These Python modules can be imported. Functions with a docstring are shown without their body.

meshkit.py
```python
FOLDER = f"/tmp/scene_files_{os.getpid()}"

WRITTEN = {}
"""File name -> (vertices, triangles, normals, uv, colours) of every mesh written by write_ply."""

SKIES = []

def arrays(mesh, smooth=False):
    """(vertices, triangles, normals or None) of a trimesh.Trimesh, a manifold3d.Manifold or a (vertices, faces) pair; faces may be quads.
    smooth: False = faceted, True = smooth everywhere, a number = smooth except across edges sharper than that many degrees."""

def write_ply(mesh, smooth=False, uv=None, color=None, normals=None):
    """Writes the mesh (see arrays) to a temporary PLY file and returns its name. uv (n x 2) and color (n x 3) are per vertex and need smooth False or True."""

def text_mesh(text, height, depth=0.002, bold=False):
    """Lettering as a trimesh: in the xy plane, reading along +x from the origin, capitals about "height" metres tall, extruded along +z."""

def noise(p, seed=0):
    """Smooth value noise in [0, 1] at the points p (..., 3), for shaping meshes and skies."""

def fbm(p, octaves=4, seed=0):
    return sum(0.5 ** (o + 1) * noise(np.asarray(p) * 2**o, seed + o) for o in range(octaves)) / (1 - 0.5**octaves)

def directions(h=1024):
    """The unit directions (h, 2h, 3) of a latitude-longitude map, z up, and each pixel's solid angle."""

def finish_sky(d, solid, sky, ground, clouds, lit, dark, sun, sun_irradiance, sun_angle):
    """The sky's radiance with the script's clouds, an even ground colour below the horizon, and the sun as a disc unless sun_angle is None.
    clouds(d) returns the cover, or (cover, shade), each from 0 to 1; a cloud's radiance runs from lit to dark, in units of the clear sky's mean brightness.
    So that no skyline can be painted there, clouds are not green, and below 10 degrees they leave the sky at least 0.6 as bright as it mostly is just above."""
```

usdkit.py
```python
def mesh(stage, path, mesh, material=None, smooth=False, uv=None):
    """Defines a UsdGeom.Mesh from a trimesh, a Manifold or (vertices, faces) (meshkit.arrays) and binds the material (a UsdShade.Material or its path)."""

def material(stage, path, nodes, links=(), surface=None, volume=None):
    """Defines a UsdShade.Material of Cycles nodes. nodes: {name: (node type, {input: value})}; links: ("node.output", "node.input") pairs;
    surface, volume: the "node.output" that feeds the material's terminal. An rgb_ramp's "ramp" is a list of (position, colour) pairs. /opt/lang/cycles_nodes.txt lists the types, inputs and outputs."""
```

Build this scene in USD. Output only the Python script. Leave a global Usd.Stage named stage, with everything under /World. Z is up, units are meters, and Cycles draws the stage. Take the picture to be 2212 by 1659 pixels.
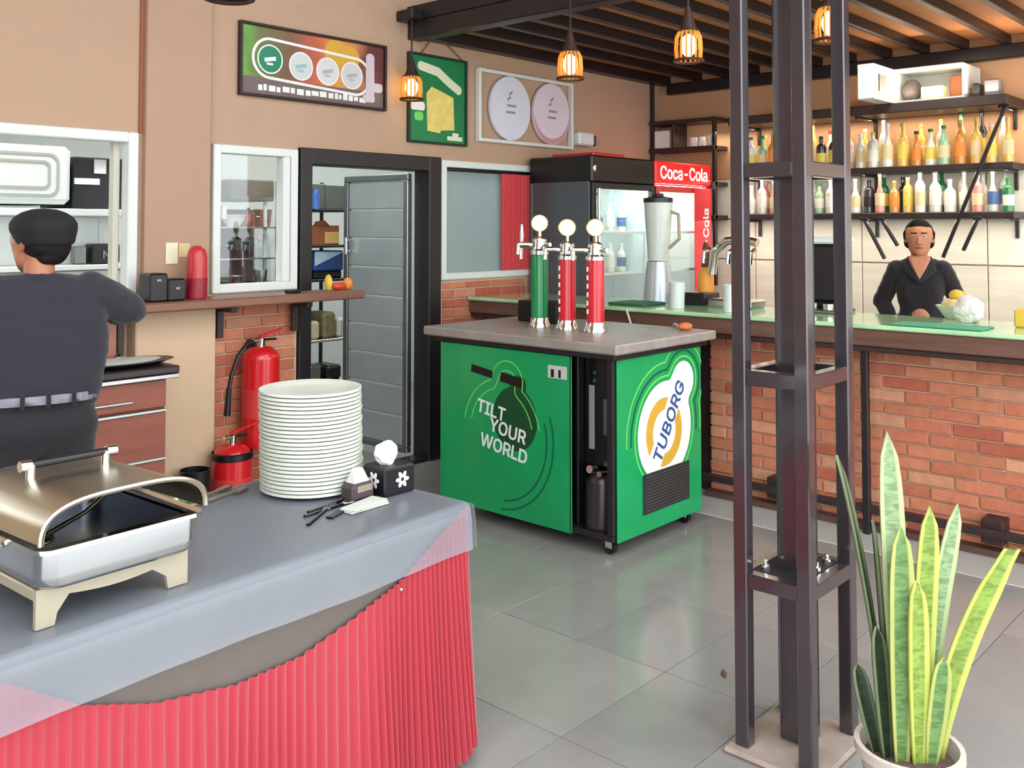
import math, random
import numpy as np, trimesh, manifold3d, usdkit, meshkit
from shapely.geometry import Point, Polygon, LineString, box as sbox
from shapely import affinity
from shapely.ops import unary_union
from pxr import Usd, UsdGeom, UsdLux, UsdShade, Gf, Sdf, Vt

stage = Usd.Stage.CreateInMemory()
UsdGeom.SetStageUpAxis(stage, UsdGeom.Tokens.z)
UsdGeom.Xform.Define(stage, '/World')
UsdGeom.Scope.Define(stage, '/World/Looks')
rng = random.Random(7)

# ---------------------------------------------------------------- camera, sky, exposure
EXPOSURE = -0.28
cam = UsdGeom.Camera.Define(stage, '/World/Camera')
FPX, YAW, PITCH, EYE, YH = 2060.0, math.radians(42.3), math.radians(2.2), 1.6, 490.0
cam.CreateHorizontalApertureAttr(36.0)
cam.CreateVerticalApertureAttr(36.0 * 1659 / 2212)
cam.CreateFocalLengthAttr(FPX / 2212 * 36.0)
cam.CreateVerticalApertureOffsetAttr(-(1659 / 2 - (YH - FPX * math.tan(PITCH))) / 2212 * 36.0)
cam.CreateClippingRangeAttr(Gf.Vec2f(0.05, 300))
cam.CreateExposureAttr(EXPOSURE)
fwd = np.array([math.cos(YAW) * math.cos(PITCH), math.sin(YAW) * math.cos(PITCH), math.sin(PITCH)])
rgt = np.array([math.sin(YAW), -math.cos(YAW), 0.0]); upv = np.cross(rgt, fwd)
cam.AddTransformOp().Set(Gf.Matrix4d(*rgt, 0, *upv, 0, *(-fwd), 0, 0, 0, EYE, 1))

dome = UsdLux.DomeLight.Define(stage, '/World/sky')          # bright overcast sky, the same all round
dome.CreateColorAttr(Gf.Vec3f(0.93, 0.97, 1.0)); dome.CreateIntensityAttr(1.55)

def rect_light(name, loc, w, h, color, power, rot=(0, 0, 0)):
    l = UsdLux.RectLight.Define(stage, '/World/' + name)
    l.CreateWidthAttr(w); l.CreateHeightAttr(h); l.CreateColorAttr(Gf.Vec3f(*color)); l.CreateIntensityAttr(power)
    l.AddTranslateOp().Set(Gf.Vec3d(*loc)); l.AddRotateXYZOp().Set(Gf.Vec3f(*rot))
rect_light('kitchen_ceiling_light', (2.6, 5.42, 2.9), 2.2, 0.6, (0.92, 1.0, 1.0), 10.0)      # fluorescent panels of the kitchen
rect_light('kitchen_ceiling_light_001', (5.4, 5.9, 2.9), 2.6, 0.6, (0.92, 1.0, 1.0), 10.0)
rect_light('bar_strip_light', (7.28, 2.9, 2.42), 0.05, 3.2, (1.0, 0.86, 0.66), 26.0)        # warm strips under the shelves
rect_light('bar_strip_light_001', (7.12, 2.9, 1.655), 0.05, 3.2, (1.0, 0.90, 0.74), 30.0)
rect_light('bar_strip_light_002', (7.13, 2.9, 1.995), 0.05, 3.2, (1.0, 0.90, 0.74), 18.0)
rect_light('bar_up_light', (7.02, 2.0, 2.53), 0.05, 1.8, (1.0, 0.80, 0.58), 38.0, (180, 0, 0))   # warm strip on the top shelf washing the ceiling
rect_light('bar_ceiling_light', (6.35, 2.36, 2.893), 0.5, 0.14, (1.0, 0.90, 0.74), 70.0)
rect_light('bar_ceiling_light_001', (6.35, 1.24, 2.89), 0.5, 0.14, (1.0, 0.90, 0.74), 70.0)

# ---------------------------------------------------------------- materials
LOOKS = {}
def lin(c):
    c = np.asarray(c, float) / 255.0
    return tuple(np.where(c <= 0.04045, c / 12.92, ((c + 0.055) / 1.055) ** 2.4))
def mat(name, rgb, rough=0.5, metal=0.0, spec=0.5, var=0.0, scale=8.0, stretch=(1, 1, 1), bump=0.0, bscale=60.0, coat=0.0, rnd=0.0, trans=0.0, emit=0.0, emit_rgb=None, sheen=0.0):
    if name in LOOKS: return LOOKS[name]
    c = np.array(lin(rgb)); n, l = {}, []
    p = dict(base_color=c, roughness=rough, metallic=metal, specular_ior_level=spec)
    if coat: p.update(coat_weight=coat, coat_roughness=0.08)
    if trans: p.update(transmission_weight=trans)
    if sheen: p.update(sheen_weight=sheen)
    if emit: p.update(emission_color=lin(emit_rgb or rgb), emission_strength=emit)
    n['p'] = ('principled_bsdf', p)
    if var or bump:
        n['tc'] = ('texture_coordinate', {}); n['mp'] = ('mapping', {'scale': stretch}); l.append(('tc.object', 'mp.vector'))
    if var:
        n['no'] = ('noise_texture', {'scale': scale, 'detail': 5.0, 'roughness': 0.6})
        n['ra'] = ('rgb_ramp', {'ramp': [(0.25, tuple(c * (1 - var))), (0.75, tuple(np.minimum(c * (1 + var), 1)))]})
        l += [('mp.vector', 'no.vector'), ('no.fac', 'ra.fac')]
        if rnd:
            n['oi'] = ('object_info', {}); n['mr'] = ('map_range', {'from_min': 0.0, 'from_max': 1.0, 'to_min': 1 - rnd, 'to_max': 1 + rnd})
            n['hs'] = ('hsv', {'hue': 0.5, 'saturation': 1.0, 'fac': 1.0})
            l += [('oi.random', 'mr.value'), ('mr.result', 'hs.value'), ('ra.color', 'hs.color'), ('hs.color', 'p.base_color')]
        else: l.append(('ra.color', 'p.base_color'))
    if bump:
        n['nb'] = ('noise_texture', {'scale': bscale, 'detail': 4.0}); n['bu'] = ('bump', {'strength': bump, 'distance': 0.004})
        l += [('mp.vector', 'nb.vector'), ('nb.fac', 'bu.height'), ('bu.normal', 'p.normal')]
    LOOKS[name] = usdkit.material(stage, '/World/Looks/' + name, n, l, surface='p.BSDF')
    return LOOKS[name]
def pane_mat(name, tint, rough=0.02):       # see-through pane that mirrors more at a glancing angle
    if name in LOOKS: return LOOKS[name]
    LOOKS[name] = usdkit.material(stage, '/World/Looks/' + name, {'t': ('transparent_bsdf', {'color': tint}), 'g': ('glossy_bsdf', {'color': (1, 1, 1), 'roughness': rough}), 'lw': ('layer_weight', {'blend': 0.5}),
        'pw': ('math', {'math_type': 'power', 'value2': 5.0}), 'ma': ('math', {'math_type': 'multiply_add', 'value2': 0.9, 'value3': 0.05}), 'm': ('mix_closure', {})},
        [('lw.facing', 'pw.value1'), ('pw.value', 'ma.value1'), ('ma.value', 'm.fac'), ('t.BSDF', 'm.closure1'), ('g.BSDF', 'm.closure2')], surface='m.closure')
    return LOOKS[name]
def sheet_mat(name, rgb, clear=0.5, rough=0.25):       # milky plastic film
    LOOKS[name] = usdkit.material(stage, '/World/Looks/' + name, {'t': ('transparent_bsdf', {'color': (1, 1, 1)}), 'p': ('principled_bsdf', {'base_color': lin(rgb), 'roughness': rough}),
        'm': ('mix_closure', {'fac': 1 - clear})}, [('t.BSDF', 'm.closure1'), ('p.BSDF', 'm.closure2')], surface='m.closure')
    return LOOKS[name]
def grad_mat(name, axis, stops, rough=0.4):            # flat print: colours along one axis of the thing itself
    k = {'x': 'sx.x', 'y': 'sx.y', 'z': 'sx.z'}[axis]
    lo, hi = stops[0][0], stops[-1][0]
    LOOKS[name] = usdkit.material(stage, '/World/Looks/' + name, {'tc': ('texture_coordinate', {}), 'sx': ('separate_xyz', {}), 'mr': ('map_range', {'from_min': lo, 'from_max': hi, 'to_min': 0.0, 'to_max': 1.0}),
        'no': ('noise_texture', {'scale': 5.0, 'detail': 2.0}), 'ad': ('math', {'math_type': 'multiply_add', 'value2': 0.25}), 'su': ('math', {'math_type': 'subtract', 'value2': 0.125}),
        'ra': ('rgb_ramp', {'ramp': [((s - lo) / (hi - lo), lin(c)) for s, c in stops]}), 'p': ('principled_bsdf', {'roughness': rough})},
        [('tc.object', 'sx.vector'), (k, 'mr.value'), ('tc.object', 'no.vector'), ('no.fac', 'ad.value1'), ('mr.result', 'ad.value3'), ('ad.value', 'su.value1'), ('su.value', 'ra.fac'), ('ra.color', 'p.base_color')], surface='p.BSDF')
    return LOOKS[name]

TAN = mat('tan_wall', (187, 155, 130), 0.85, var=0.03, scale=3, bump=0.15, bscale=120)
TAN2 = mat('tan_wall_band', (182, 149, 125), 0.85, var=0.03, scale=3)
BEIGE = mat('beige_pillar', (214, 184, 152), 0.8, var=0.04, scale=4)
WHITE = mat('white_paint', (226, 230, 226), 0.45, var=0.02)
KWHITE = mat('kitchen_white', (226, 234, 232), 0.5, var=0.03)
TILEW = mat('white_tile', (226, 234, 232), 0.25, var=0.03)
BLACK = mat('black_metal', (30, 26, 30), 0.4, spec=0.5, var=0.15, scale=20)
BLACKP = mat('black_plastic', (20, 19, 23), 0.35)
DARKWOOD = mat('dark_wood', (52, 38, 36), 0.45, var=0.35, scale=6, stretch=(1, 1, 12))
WOODX = mat('counter_wood', (134, 92, 74), 0.35, var=0.25, scale=3, stretch=(1, 8, 8))
CABWOOD = mat('drawer_wood', (150, 84, 66), 0.35, var=0.18, scale=4, stretch=(1, 1, 6))
STEEL = mat('stainless_steel', (196, 198, 198), 0.22, metal=1.0, var=0.05, scale=10)
STEELD = mat('dull_steel', (150, 152, 150), 0.4, metal=1.0, var=0.1, scale=10)
CHROME = mat('chrome', (225, 225, 222), 0.12, metal=1.0)
BRASSY = mat('champagne_steel', (188, 182, 162), 0.3, metal=1.0)
MORTAR = mat('mortar', (204, 176, 152), 0.9, var=0.08, scale=20, bump=0.3)
BRICKS = [mat('brick_%s' % s, c, 0.85, var=0.16, scale=18, bump=0.4, bscale=90, rnd=0.12) for s, c in
          (('orange', (198, 124, 92)), ('red', (180, 96, 72)), ('pale', (206, 144, 112)), ('rust', (190, 112, 84)))]
TILES = [mat('floor_tile_%s' % s, c, 0.16, spec=0.65, var=0.07, scale=5, bump=0.04, bscale=40) for s, c in
         (('grey', (146, 145, 141)), ('mid', (141, 140, 137)), ('pale', (150, 149, 144)))]
GROUT = mat('floor_grout', (44, 42, 41), 0.8)
CEMENT = mat('cement_kerb', (178, 178, 172), 0.5, var=0.05, scale=4)
RED = mat('red_plastic', (205, 34, 38), 0.3, coat=0.3)
GREEN = mat('green_print', (6, 158, 92), 0.3, var=0.12, scale=2.5, coat=0.3)
GREEND = mat('dark_green_print', (12, 74, 42), 0.35)
GREENL = mat('light_green_line', (110, 214, 96), 0.35)
GREENM = mat('mid_green_line', (8, 96, 70), 0.35)
WPRINT = mat('white_print', (236, 238, 236), 0.4)
BPRINT = mat('blue_print', (52, 84, 140), 0.4)
YPRINT = mat('gold_print', (214, 166, 60), 0.4)
CLEAR = pane_mat('window_glass', (0.97, 0.99, 0.99))
SKIN = mat('skin_tan', (190, 128, 94), 0.55, var=0.04)
SKIN2 = mat('skin_brown', (168, 108, 78), 0.55, var=0.04)
HAIR = mat('black_hair', (22, 18, 18), 0.75, spec=0.25, var=0.2, scale=60)
NAVY = mat('navy_cloth', (33, 31, 41), 0.85, var=0.08, scale=25, bump=0.2, bscale=200, sheen=0.2)
BLACKCLOTH = mat('black_cloth', (25, 22, 27), 0.85, var=0.1, scale=25, sheen=0.2)
CAPCLOTH = mat('cap_cloth', (24, 22, 24), 0.9, var=0.12, scale=40)
DRAINTAN = mat('ceiling_board', (196, 132, 86), 0.7, var=0.06, scale=3, stretch=(1, 6, 1))
RAFT = mat('dark_rafter', (34, 30, 34), 0.38, var=0.2, scale=15)
CERAMIC = mat('plate_ceramic', (216, 220, 208), 0.25, var=0.01)
CARDB = mat('cardboard', (150, 92, 58), 0.8, var=0.08)

# ---------------------------------------------------------------- objects
used = {}
def numbered(parent, name):
    k = (parent, name); used[k] = used.get(k, -1) + 1
    return name if used[k] == 0 else '%s_%03d' % (name, used[k])
def path_of(parent): return '/World' if parent is None else str(parent.GetPath())
def tag(p, label, cat=None, group=None, kind=None):
    for k, v in (('label', label), ('category', cat), ('group', group), ('kind', kind)):
        if v: p.SetCustomDataByKey(k, v)
    return p
def thing(name, label=None, cat=None, loc=(0, 0, 0), rz=0.0, group=None, kind=None):
    x = UsdGeom.Xform.Define(stage, '/World/' + numbered('/World', name))
    x.AddTranslateOp().Set(Gf.Vec3d(*map(float, loc))); x.AddRotateZOp().Set(float(rz))
    return tag(x.GetPrim(), label, cat, group, kind)
def part(parent, name, mesh, m, smooth=False, label=None, kind=None):
    base = path_of(parent)
    g = usdkit.mesh(stage, base + '/' + numbered(base, name), mesh, m, smooth)
    return tag(g.GetPrim(), label, kind=kind)
def struct(name, mesh, m):
    return part(None, name, mesh, m, kind='structure')
def dup(src, loc, rz=0.0, label=None, group=None):
    d = src.GetCustomData()
    r = thing(src.GetName().rstrip('0123456789').rstrip('_'), label or d['label'], d['category'], loc, rz, group or d.get('group'))
    r.GetReferences().AddInternalReference(src.GetPath()); r.SetInstanceable(True)
    return r

# ---------------------------------------------------------------- shapes
def box(x0, y0, z0, x1, y1, z1):
    m = trimesh.creation.box([abs(x1 - x0), abs(y1 - y0), abs(z1 - z0)]); m.apply_translation([(x0 + x1) / 2, (y0 + y1) / 2, (z0 + z1) / 2]); return m
def hull(pts): return trimesh.convex.convex_hull(np.asarray(pts, float))
def rbox(x0, y0, z0, x1, y1, z1, b=0.005):
    x0, x1 = sorted((x0, x1)); y0, y1 = sorted((y0, y1)); z0, z1 = sorted((z0, z1)); b = min(b, (x1 - x0) / 2.2, (y1 - y0) / 2.2, (z1 - z0) / 2.2)
    P = []
    for x in (0, 1):
        for y in (0, 1):
            for z in (0, 1):
                for k in range(3):
                    ins = [b, b, b]; ins[k] = 0
                    P.append([(x0 + ins[0], x1 - ins[0])[x], (y0 + ins[1], y1 - ins[1])[y], (z0 + ins[2], z1 - ins[2])[z]])
    return hull(P)
def cat(*ms):
    out = []
    for m in ms: out += list(m) if isinstance(m, (list, tuple)) else [m]
    return trimesh.util.concatenate(out)
def frame_of(t):
    t = np.asarray(t, float); t = t / np.linalg.norm(t); a = np.cross(t, [0, 0, 1.0] if abs(t[2]) < 0.9 else [1.0, 0, 0]); a /= np.linalg.norm(a)
    return a, np.cross(t, a)
def tube(pts, r, n=8):
    p = np.asarray(pts, float); r = np.broadcast_to(r, (len(p),)); t = np.gradient(p, axis=0); V = []
    a = frame_of(t[0])[0]
    for i in range(len(p)):
        ti = t[i] / np.linalg.norm(t[i]); a = a - ti * (a @ ti); a /= np.linalg.norm(a); b = np.cross(ti, a)
        th = np.arange(n) * 2 * np.pi / n; V.append(p[i] + r[i] * (np.cos(th)[:, None] * a + np.sin(th)[:, None] * b))
    V = np.vstack(V + [p[:1], p[-1:]]); Fc = []; N = len(p)
    for i in range(N - 1):
        for j in range(n):
            q = [i * n + j, i * n + (j + 1) % n, (i + 1) * n + (j + 1) % n, (i + 1) * n + j]; Fc += [[q[0], q[1], q[2]], [q[0], q[2], q[3]]]
    for j in range(n):
        Fc.append([N * n, (j + 1) % n, j]); Fc.append([N * n + 1, (N - 1) * n + j, (N - 1) * n + (j + 1) % n])
    return trimesh.Trimesh(V, Fc, process=False)
def cyl(p0, p1, r0, r1=None, n=20): return tube([p0, p1], [r0, r0 if r1 is None else r1], n)
def lathe(prof, n=24, loc=(0, 0, 0)):
    prof = np.asarray(prof, float); th = np.arange(n) * 2 * np.pi / n
    V = np.stack([prof[:, 0, None] * np.cos(th), prof[:, 0, None] * np.sin(th), np.broadcast_to(prof[:, 1, None], (len(prof), n))], -1).reshape(-1, 3); Fc = []
    for i in range(len(prof) - 1):
        for j in range(n):
            q = [i * n + j, i * n + (j + 1) % n, (i + 1) * n + (j + 1) % n, (i + 1) * n + j]; Fc += [[q[0], q[1], q[2]], [q[0], q[2], q[3]]]
    return trimesh.Trimesh(V + np.asarray(loc, float), Fc, process=False)
def ball(c, r, sub=2):
    m = trimesh.creation.icosphere(sub, 1.0); m.apply_scale(np.broadcast_to(r, 3)); m.apply_translation(c); return m
def extr(poly, h):
    gs = getattr(poly, 'geoms', [poly])
    return trimesh.util.concatenate([trimesh.creation.extrude_polygon(g, h, engine='earcut') for g in gs if g.area > 1e-9])
def face_mY(m, at):      # drawn in u,v: shown on a face that looks towards -Y (u right, v up)
    v = m.vertices.copy(); m = trimesh.Trimesh(np.stack([v[:, 0], -v[:, 2], v[:, 1]], 1) + np.asarray(at, float), m.faces, process=False); return m
def face_mX(m, at):      # on a face that looks towards -X (u right means -Y)
    v = m.vertices.copy(); return trimesh.Trimesh(np.stack([-v[:, 2], -v[:, 0], v[:, 1]], 1) + np.asarray(at, float), m.faces, process=False)
def rrect(w, h, r): return sbox(-w / 2 + r, -h / 2 + r, w / 2 - r, h / 2 - r).buffer(r, 6)
def moved(m, loc=(0, 0, 0), rz=0.0, rx=0.0, ry=0.0):
    m = m.copy()
    for a, ax in ((rx, [1, 0, 0]), (ry, [0, 1, 0]), (rz, [0, 0, 1])):
        if a: m.apply_transform(trimesh.transformations.rotation_matrix(math.radians(a), ax))
    m.apply_translation(loc); return m
def text(t, h, depth=0.002, center=True):
    m = meshkit.text_mesh(t, h, depth, bold=True)
    if center: m.apply_translation([-m.bounds[:, 0].mean(), -m.bounds[:, 1].mean(), 0])
    return m
def frame_bars(x0, z0, x1, z1, y0, y1, w, b=0.004):  # a rectangular frame in the xz plane, four bars
    return [rbox(x0, y0, z0, x0 + w, y1, z1, b), rbox(x1 - w, y0, z0, x1, y1, z1, b), rbox(x0 + w, y0, z0, x1 - w, y1, z0 + w, b), rbox(x0 + w, y0, z1 - w, x1 - w, y1, z1, b)]

# ================================================================ THE SETTING
YW = 4.88                                   # face of the back wall
# floor: screed with grey tiles laid on it
fl = thing('floor', kind='structure')
part(fl, 'screed', cat(box(-3.0, -9.0, -0.12, 4.70, YW + 0.12, -0.006), box(4.70, -9, -0.12, 9.0, YW + 0.12, -0.012)), GROUT)
ti = 0
TX, TY = 0.587, 0.400
for i in range(-1, 5):
    for j in range(-8, 9):
        x0, y0 = 2.365 + TX * (i - 1), 1.945 + TY * (j - 1)
        x1, y1 = x0 + TX, y0 + TY
        x1 = min(x1, 4.70); y1 = min(y1, YW)
        if x1 - x0 < 0.03 or y1 - y0 < 0.03 or x0 > 4.7: continue
        h = rng.uniform(-0.0006, 0.0006)
        part(fl, 'tile', rbox(x0 + 0.0015, y0 + 0.0015, -0.01, x1 - 0.0015, y1 - 0.0015, h, 0.0007), TILES[rng.randrange(3)])
part(fl, 'paving', box(-3.0, -9.0, -0.01, 2.365 - 2 * TX - 0.002, YW, -0.001), TILES[1])
part(fl, 'paving', box(2.365 - 2 * TX, -9.0, -0.01, 4.70, 1.945 - 9 * TY - 0.002, -0.001), TILES[0])
part(fl, 'kerb', rbox(4.703, -9.0, -0.012, 5.30, 3.4, 0.003, 0.004), CEMENT, label='pale cement strip along the bar')
part(fl, 'bar_floor', box(5.30, -9.0, -0.012, 9.0, YW, -0.002), TILES[1])

def bricks(parent, to3, u0, u1, v0, v1, bl=0.235, bh=0.068, j=0.010, seed=1, depth=0.012):
    r = random.Random(seed); row = 0; v = v0
    while v < v1 - 0.02:
        h = min(bh, v1 - v); off = -(bl / 2 if row % 2 else 0) - r.uniform(0, 0.02); u = u0 + off
        while u < u1:
            a, b = max(u, u0), min(u + bl - j, u1)
            if b - a > 0.02:
                d = depth + r.uniform(-0.003, 0.003); e = 0.004; t = v + h - j; k = [r.uniform(-0.0015, 0.0015) for _ in range(4)]
                P = []
                for (dd, ins) in ((-0.004, 0), (d - e, 0), (d, e)):
                    for (x, y, q) in ((a + ins, v + ins, 0), (b - ins, v + ins, 1), (b - ins, t - ins, 2), (a + ins, t - ins, 3)): P.append(to3(x + k[q] * (dd > 0), y + k[3 - q] * (dd > 0), dd))
                F4 = [[8, 9, 10], [8, 10, 11]]
                for s in (0, 4):
                    for q in range(4):
                        n = (q + 1) % 4; F4 += [[s + q, s + n, s + 4 + n], [s + q, s + 4 + n, s + 4 + q]]
                m = trimesh.Trimesh(P, F4, process=False)
                part(parent, 'brick', m, BRICKS[r.choice((0, 0, 0, 1, 2, 3, 3))])
            u += bl
        v += bh; row += 1

# back wall with its openings; the plinth is faced with brick beside the door
wb = thing('wall_back', kind='structure')
WT = 0.15
HX0, HX1, HZ0, HZ1 = -0.6, 2.40, 1.20, 2.10      # serving hatch
SX0, SX1, SZ0, SZ1 = 2.83, 3.42, 1.222, 2.07     # small window
DX0, DX1, DZ1 = 3.425, 4.60, 2.085               # doorway
RX0, RX1, RZ0, RZ1 = 4.60, 6.20, 1.225, 2.072    # right window
def wbx(x0, z0, x1, z1): return box(x0, YW, z0, x1, YW + WT, z1)
part(wb, 'upper_wall', cat(wbx(-3.0, HZ1, 2.43, 4.2), wbx(2.43, SZ1, SX1, 4.2), wbx(SX1, DZ1, RX0, 4.2), wbx(RX0, RZ1, 7.60, 4.2), wbx(HX1, HZ0, SX0, HZ1), wbx(RX1, 0, 7.60, RZ1), wbx(-3, HZ0, HX0, HZ1)), TAN)
part(wb, 'lower_wall', cat(wbx(-3.0, 0, SX0, HZ0), wbx(SX0, 0, SX1, SZ0), wbx(RX0, 0, RX1, RZ0)), MORTAR)
part(wb, 'pilaster', cat(rbox(2.428, YW - 0.045, 1.215, 2.81, YW, 4.2, 0.006)), TAN2, label='flat tan pilaster between the two kitchen windows')
part(wb, 'pilaster', cat(rbox(2.36, YW - 0.10, 0, 2.82, YW, 1.16, 0.006)), BEIGE, label='pale beige pilaster foot under the ledge')
part(wb, 'joint_strip', box(2.405, YW - 0.012, 2.10, 2.428, YW, 4.2), mat('brown_strip', (150, 92, 66), 0.7))
to_back = lambda u, v, d: [u, YW - d, v]
bricks(wb, to_back, 2.83, 3.405, 0.0, 1.155, seed=3)
bricks(wb, to_back, 4.635, 5.50, 0.62, 1.215, seed=5)

# right wall behind the bar: tan above, pale stone panels below
wr = thing('wall_right', kind='structure')
XR = 7.42
part(wr, 'upper_wall', box(XR, -2.0, 2.02, XR + 0.15, YW, 4.2), mat('bar_wall', (204, 158, 120), 0.85, var=0.04, scale=3))
part(wr, 'lower_wall', box(XR + 0.02, -2.0, 0, XR + 0.15, YW, 2.02), MORTAR)
STONE = mat('pale_stone', (228, 222, 206), 0.3, var=0.12, scale=2.2, stretch=(1, 0.6, 6))
for k in range(7):
    y1 = 4.86 - k * 0.92
    for z0, z1 in ((0.42, 0.86), (0.87, 1.315), (1.325, 1.66), (1.67, 2.01)):
        part(wr, 'stone_panel', rbox(XR - 0.005, y1 - 0.912, z0, XR + 0.03, y1, z1, 0.004), STONE)
# far left side wall and roof over the open terrace (off to the side of the picture, they shade it)
struct('wall_left', box(-3.15, 1.5, 0, -3.0, YW + WT, 4.2), TAN)
ROOF = mat('roof_underside', (120, 108, 98), 0.8)
ce = thing('ceiling', kind='structure')
part(ce, 'roof_slab', box(-3.15, 1.5, 4.2, 7.6, YW + WT, 4.35), ROOF)
part(ce, 'ceiling_board', box(4.42, -1.2, 2.975, 7.42, YW, 3.0), DRAINTAN, label='warm tan ceiling boards over the bar')
part(ce, 'edge_board', box(4.30, -1.2, 3.0, 7.42, YW, 3.10), RAFT)
part(ce, 'main_beam', rbox(4.30, -1.2, 2.875, 4.42, YW, 3.0, 0.008), RAFT, label='dark main beam along the front of the bar ceiling')
part(ce, 'wall_beam', rbox(4.42, YW - 0.10, 2.89, XR, YW, 2.974, 0.006), RAFT)
part(ce, 'end_beam', rbox(XR - 0.08, -1.2, 2.80, XR, YW - 0.10, 2.90, 0.006), RAFT)
part(ce, 'bracket', rbox(4.20, YW - 0.16, 2.985, 4.30, YW, 3.055, 0.005), RAFT)
y = 2.784 + 0.281 * 6
while y > -1.1:
    part(ce, 'rafter', rbox(4.42, y - 0.022, 2.90, XR, y + 0.022, 2.974, 0.005), RAFT)
    y -= 0.281

# kitchen behind the wall
KY = 7.4
struct('wall_kitchen', cat(box(1.0, KY, 0, 9.4, KY + 0.1, 3.0), box(0.9, YW + WT, 0, 1.0, KY + 0.1, 3.0), box(7.6, YW + WT, 0, 7.7, KY, 3.0)), KWHITE)
struct('floor_kitchen', box(1.0, YW + WT, -0.1, 7.6, KY, 0.0), TILES[1])
struct('ceiling_kitchen', box(1.0, YW + WT, 2.92, 7.6, KY, 3.0), KWHITE)

# windows and door
def window(name, x0, z0, x1, z1, w, pane, pane_m, y0=YW - 0.025, y1=YW + 0.06):
    t = thing(name, kind='structure')
    for b in frame_bars(x0, z0, x1, z1, y0, y1, w, 0.006): part(t, 'window_frame', b, WHITE)
    if pane: part(t, 'pane', box(x0 + w, YW + 0.015, z0 + w, x1 - w, YW + 0.019, z1 - w), pane_m)
    return t
w1 = window('window_1', HX0, HZ0, HX1, HZ1, 0.055, False, None)
part(w1, 'window_sill', rbox(HX0 + 0.055, YW - 0.02, HZ0, HX1 - 0.055, YW + 0.14, HZ0 + 0.03), WHITE)
part(w1, 'inner_frame', rbox(HX1 - 0.095, YW + 0.062, HZ0 + 0.03, HX1 - 0.06, YW + 0.12, HZ1 - 0.05), mat('cream_frame', (206, 204, 186), 0.5))
w2 = window('window_2', SX0 + 0.01, SZ0, SX1 - 0.01, SZ1, 0.05, True, CLEAR)
part(w2, 'mullion', rbox(SX1 - 0.115, YW - 0.02, SZ0 + 0.05, SX1 - 0.065, YW + 0.06, SZ1 - 0.05), WHITE)
part(w2, 'latch', rbox(SX0 + 0.055, YW - 0.045, 1.64, SX0 + 0.085, YW - 0.02, 1.72), WHITE)
FROST = usdkit.material(stage, '/World/Looks/frosted_glass', {'p': ('principled_bsdf', {'base_color': lin((182, 196, 196)), 'roughness': 0.2}), 't': ('translucent_bsdf', {'color': lin((200, 212, 212))}),
    'm': ('mix_closure', {'fac': 0.55})}, [('p.BSDF', 'm.closure1'), ('t.BSDF', 'm.closure2')], surface='m.closure')
w3 = window('window_3', RX0 + 0.01, RZ0, RX1, RZ1, 0.05, True, FROST)
part(w3, 'head_rail', rbox(RX0 + 0.06, YW - 0.005, RZ1 - 0.075, RX1 - 0.05, YW + 0.014, RZ1 - 0.05), BLACKP)
d1 = thing('door_1', kind='structure')
for nm, b in (('door_frame', rbox(DX0, YW - 0.03, 0, DX0 + 0.085, YW + 0.13, DZ1)), ('door_frame', rbox(DX1 - 0.115, YW - 0.03, 0, DX1, YW + 0.13, DZ1)), ('door_frame', rbox(DX0 + 0.085, YW - 0.03, 1.985, DX1 - 0.115, YW + 0.13, DZ1))):
    part(d1, nm, b, BLACK)
part(d1, 'threshold', rbox(DX0 + 0.085, YW - 0.02, 0, DX1 - 0.115, YW + 0.13, 0.02), BLACK)
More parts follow.
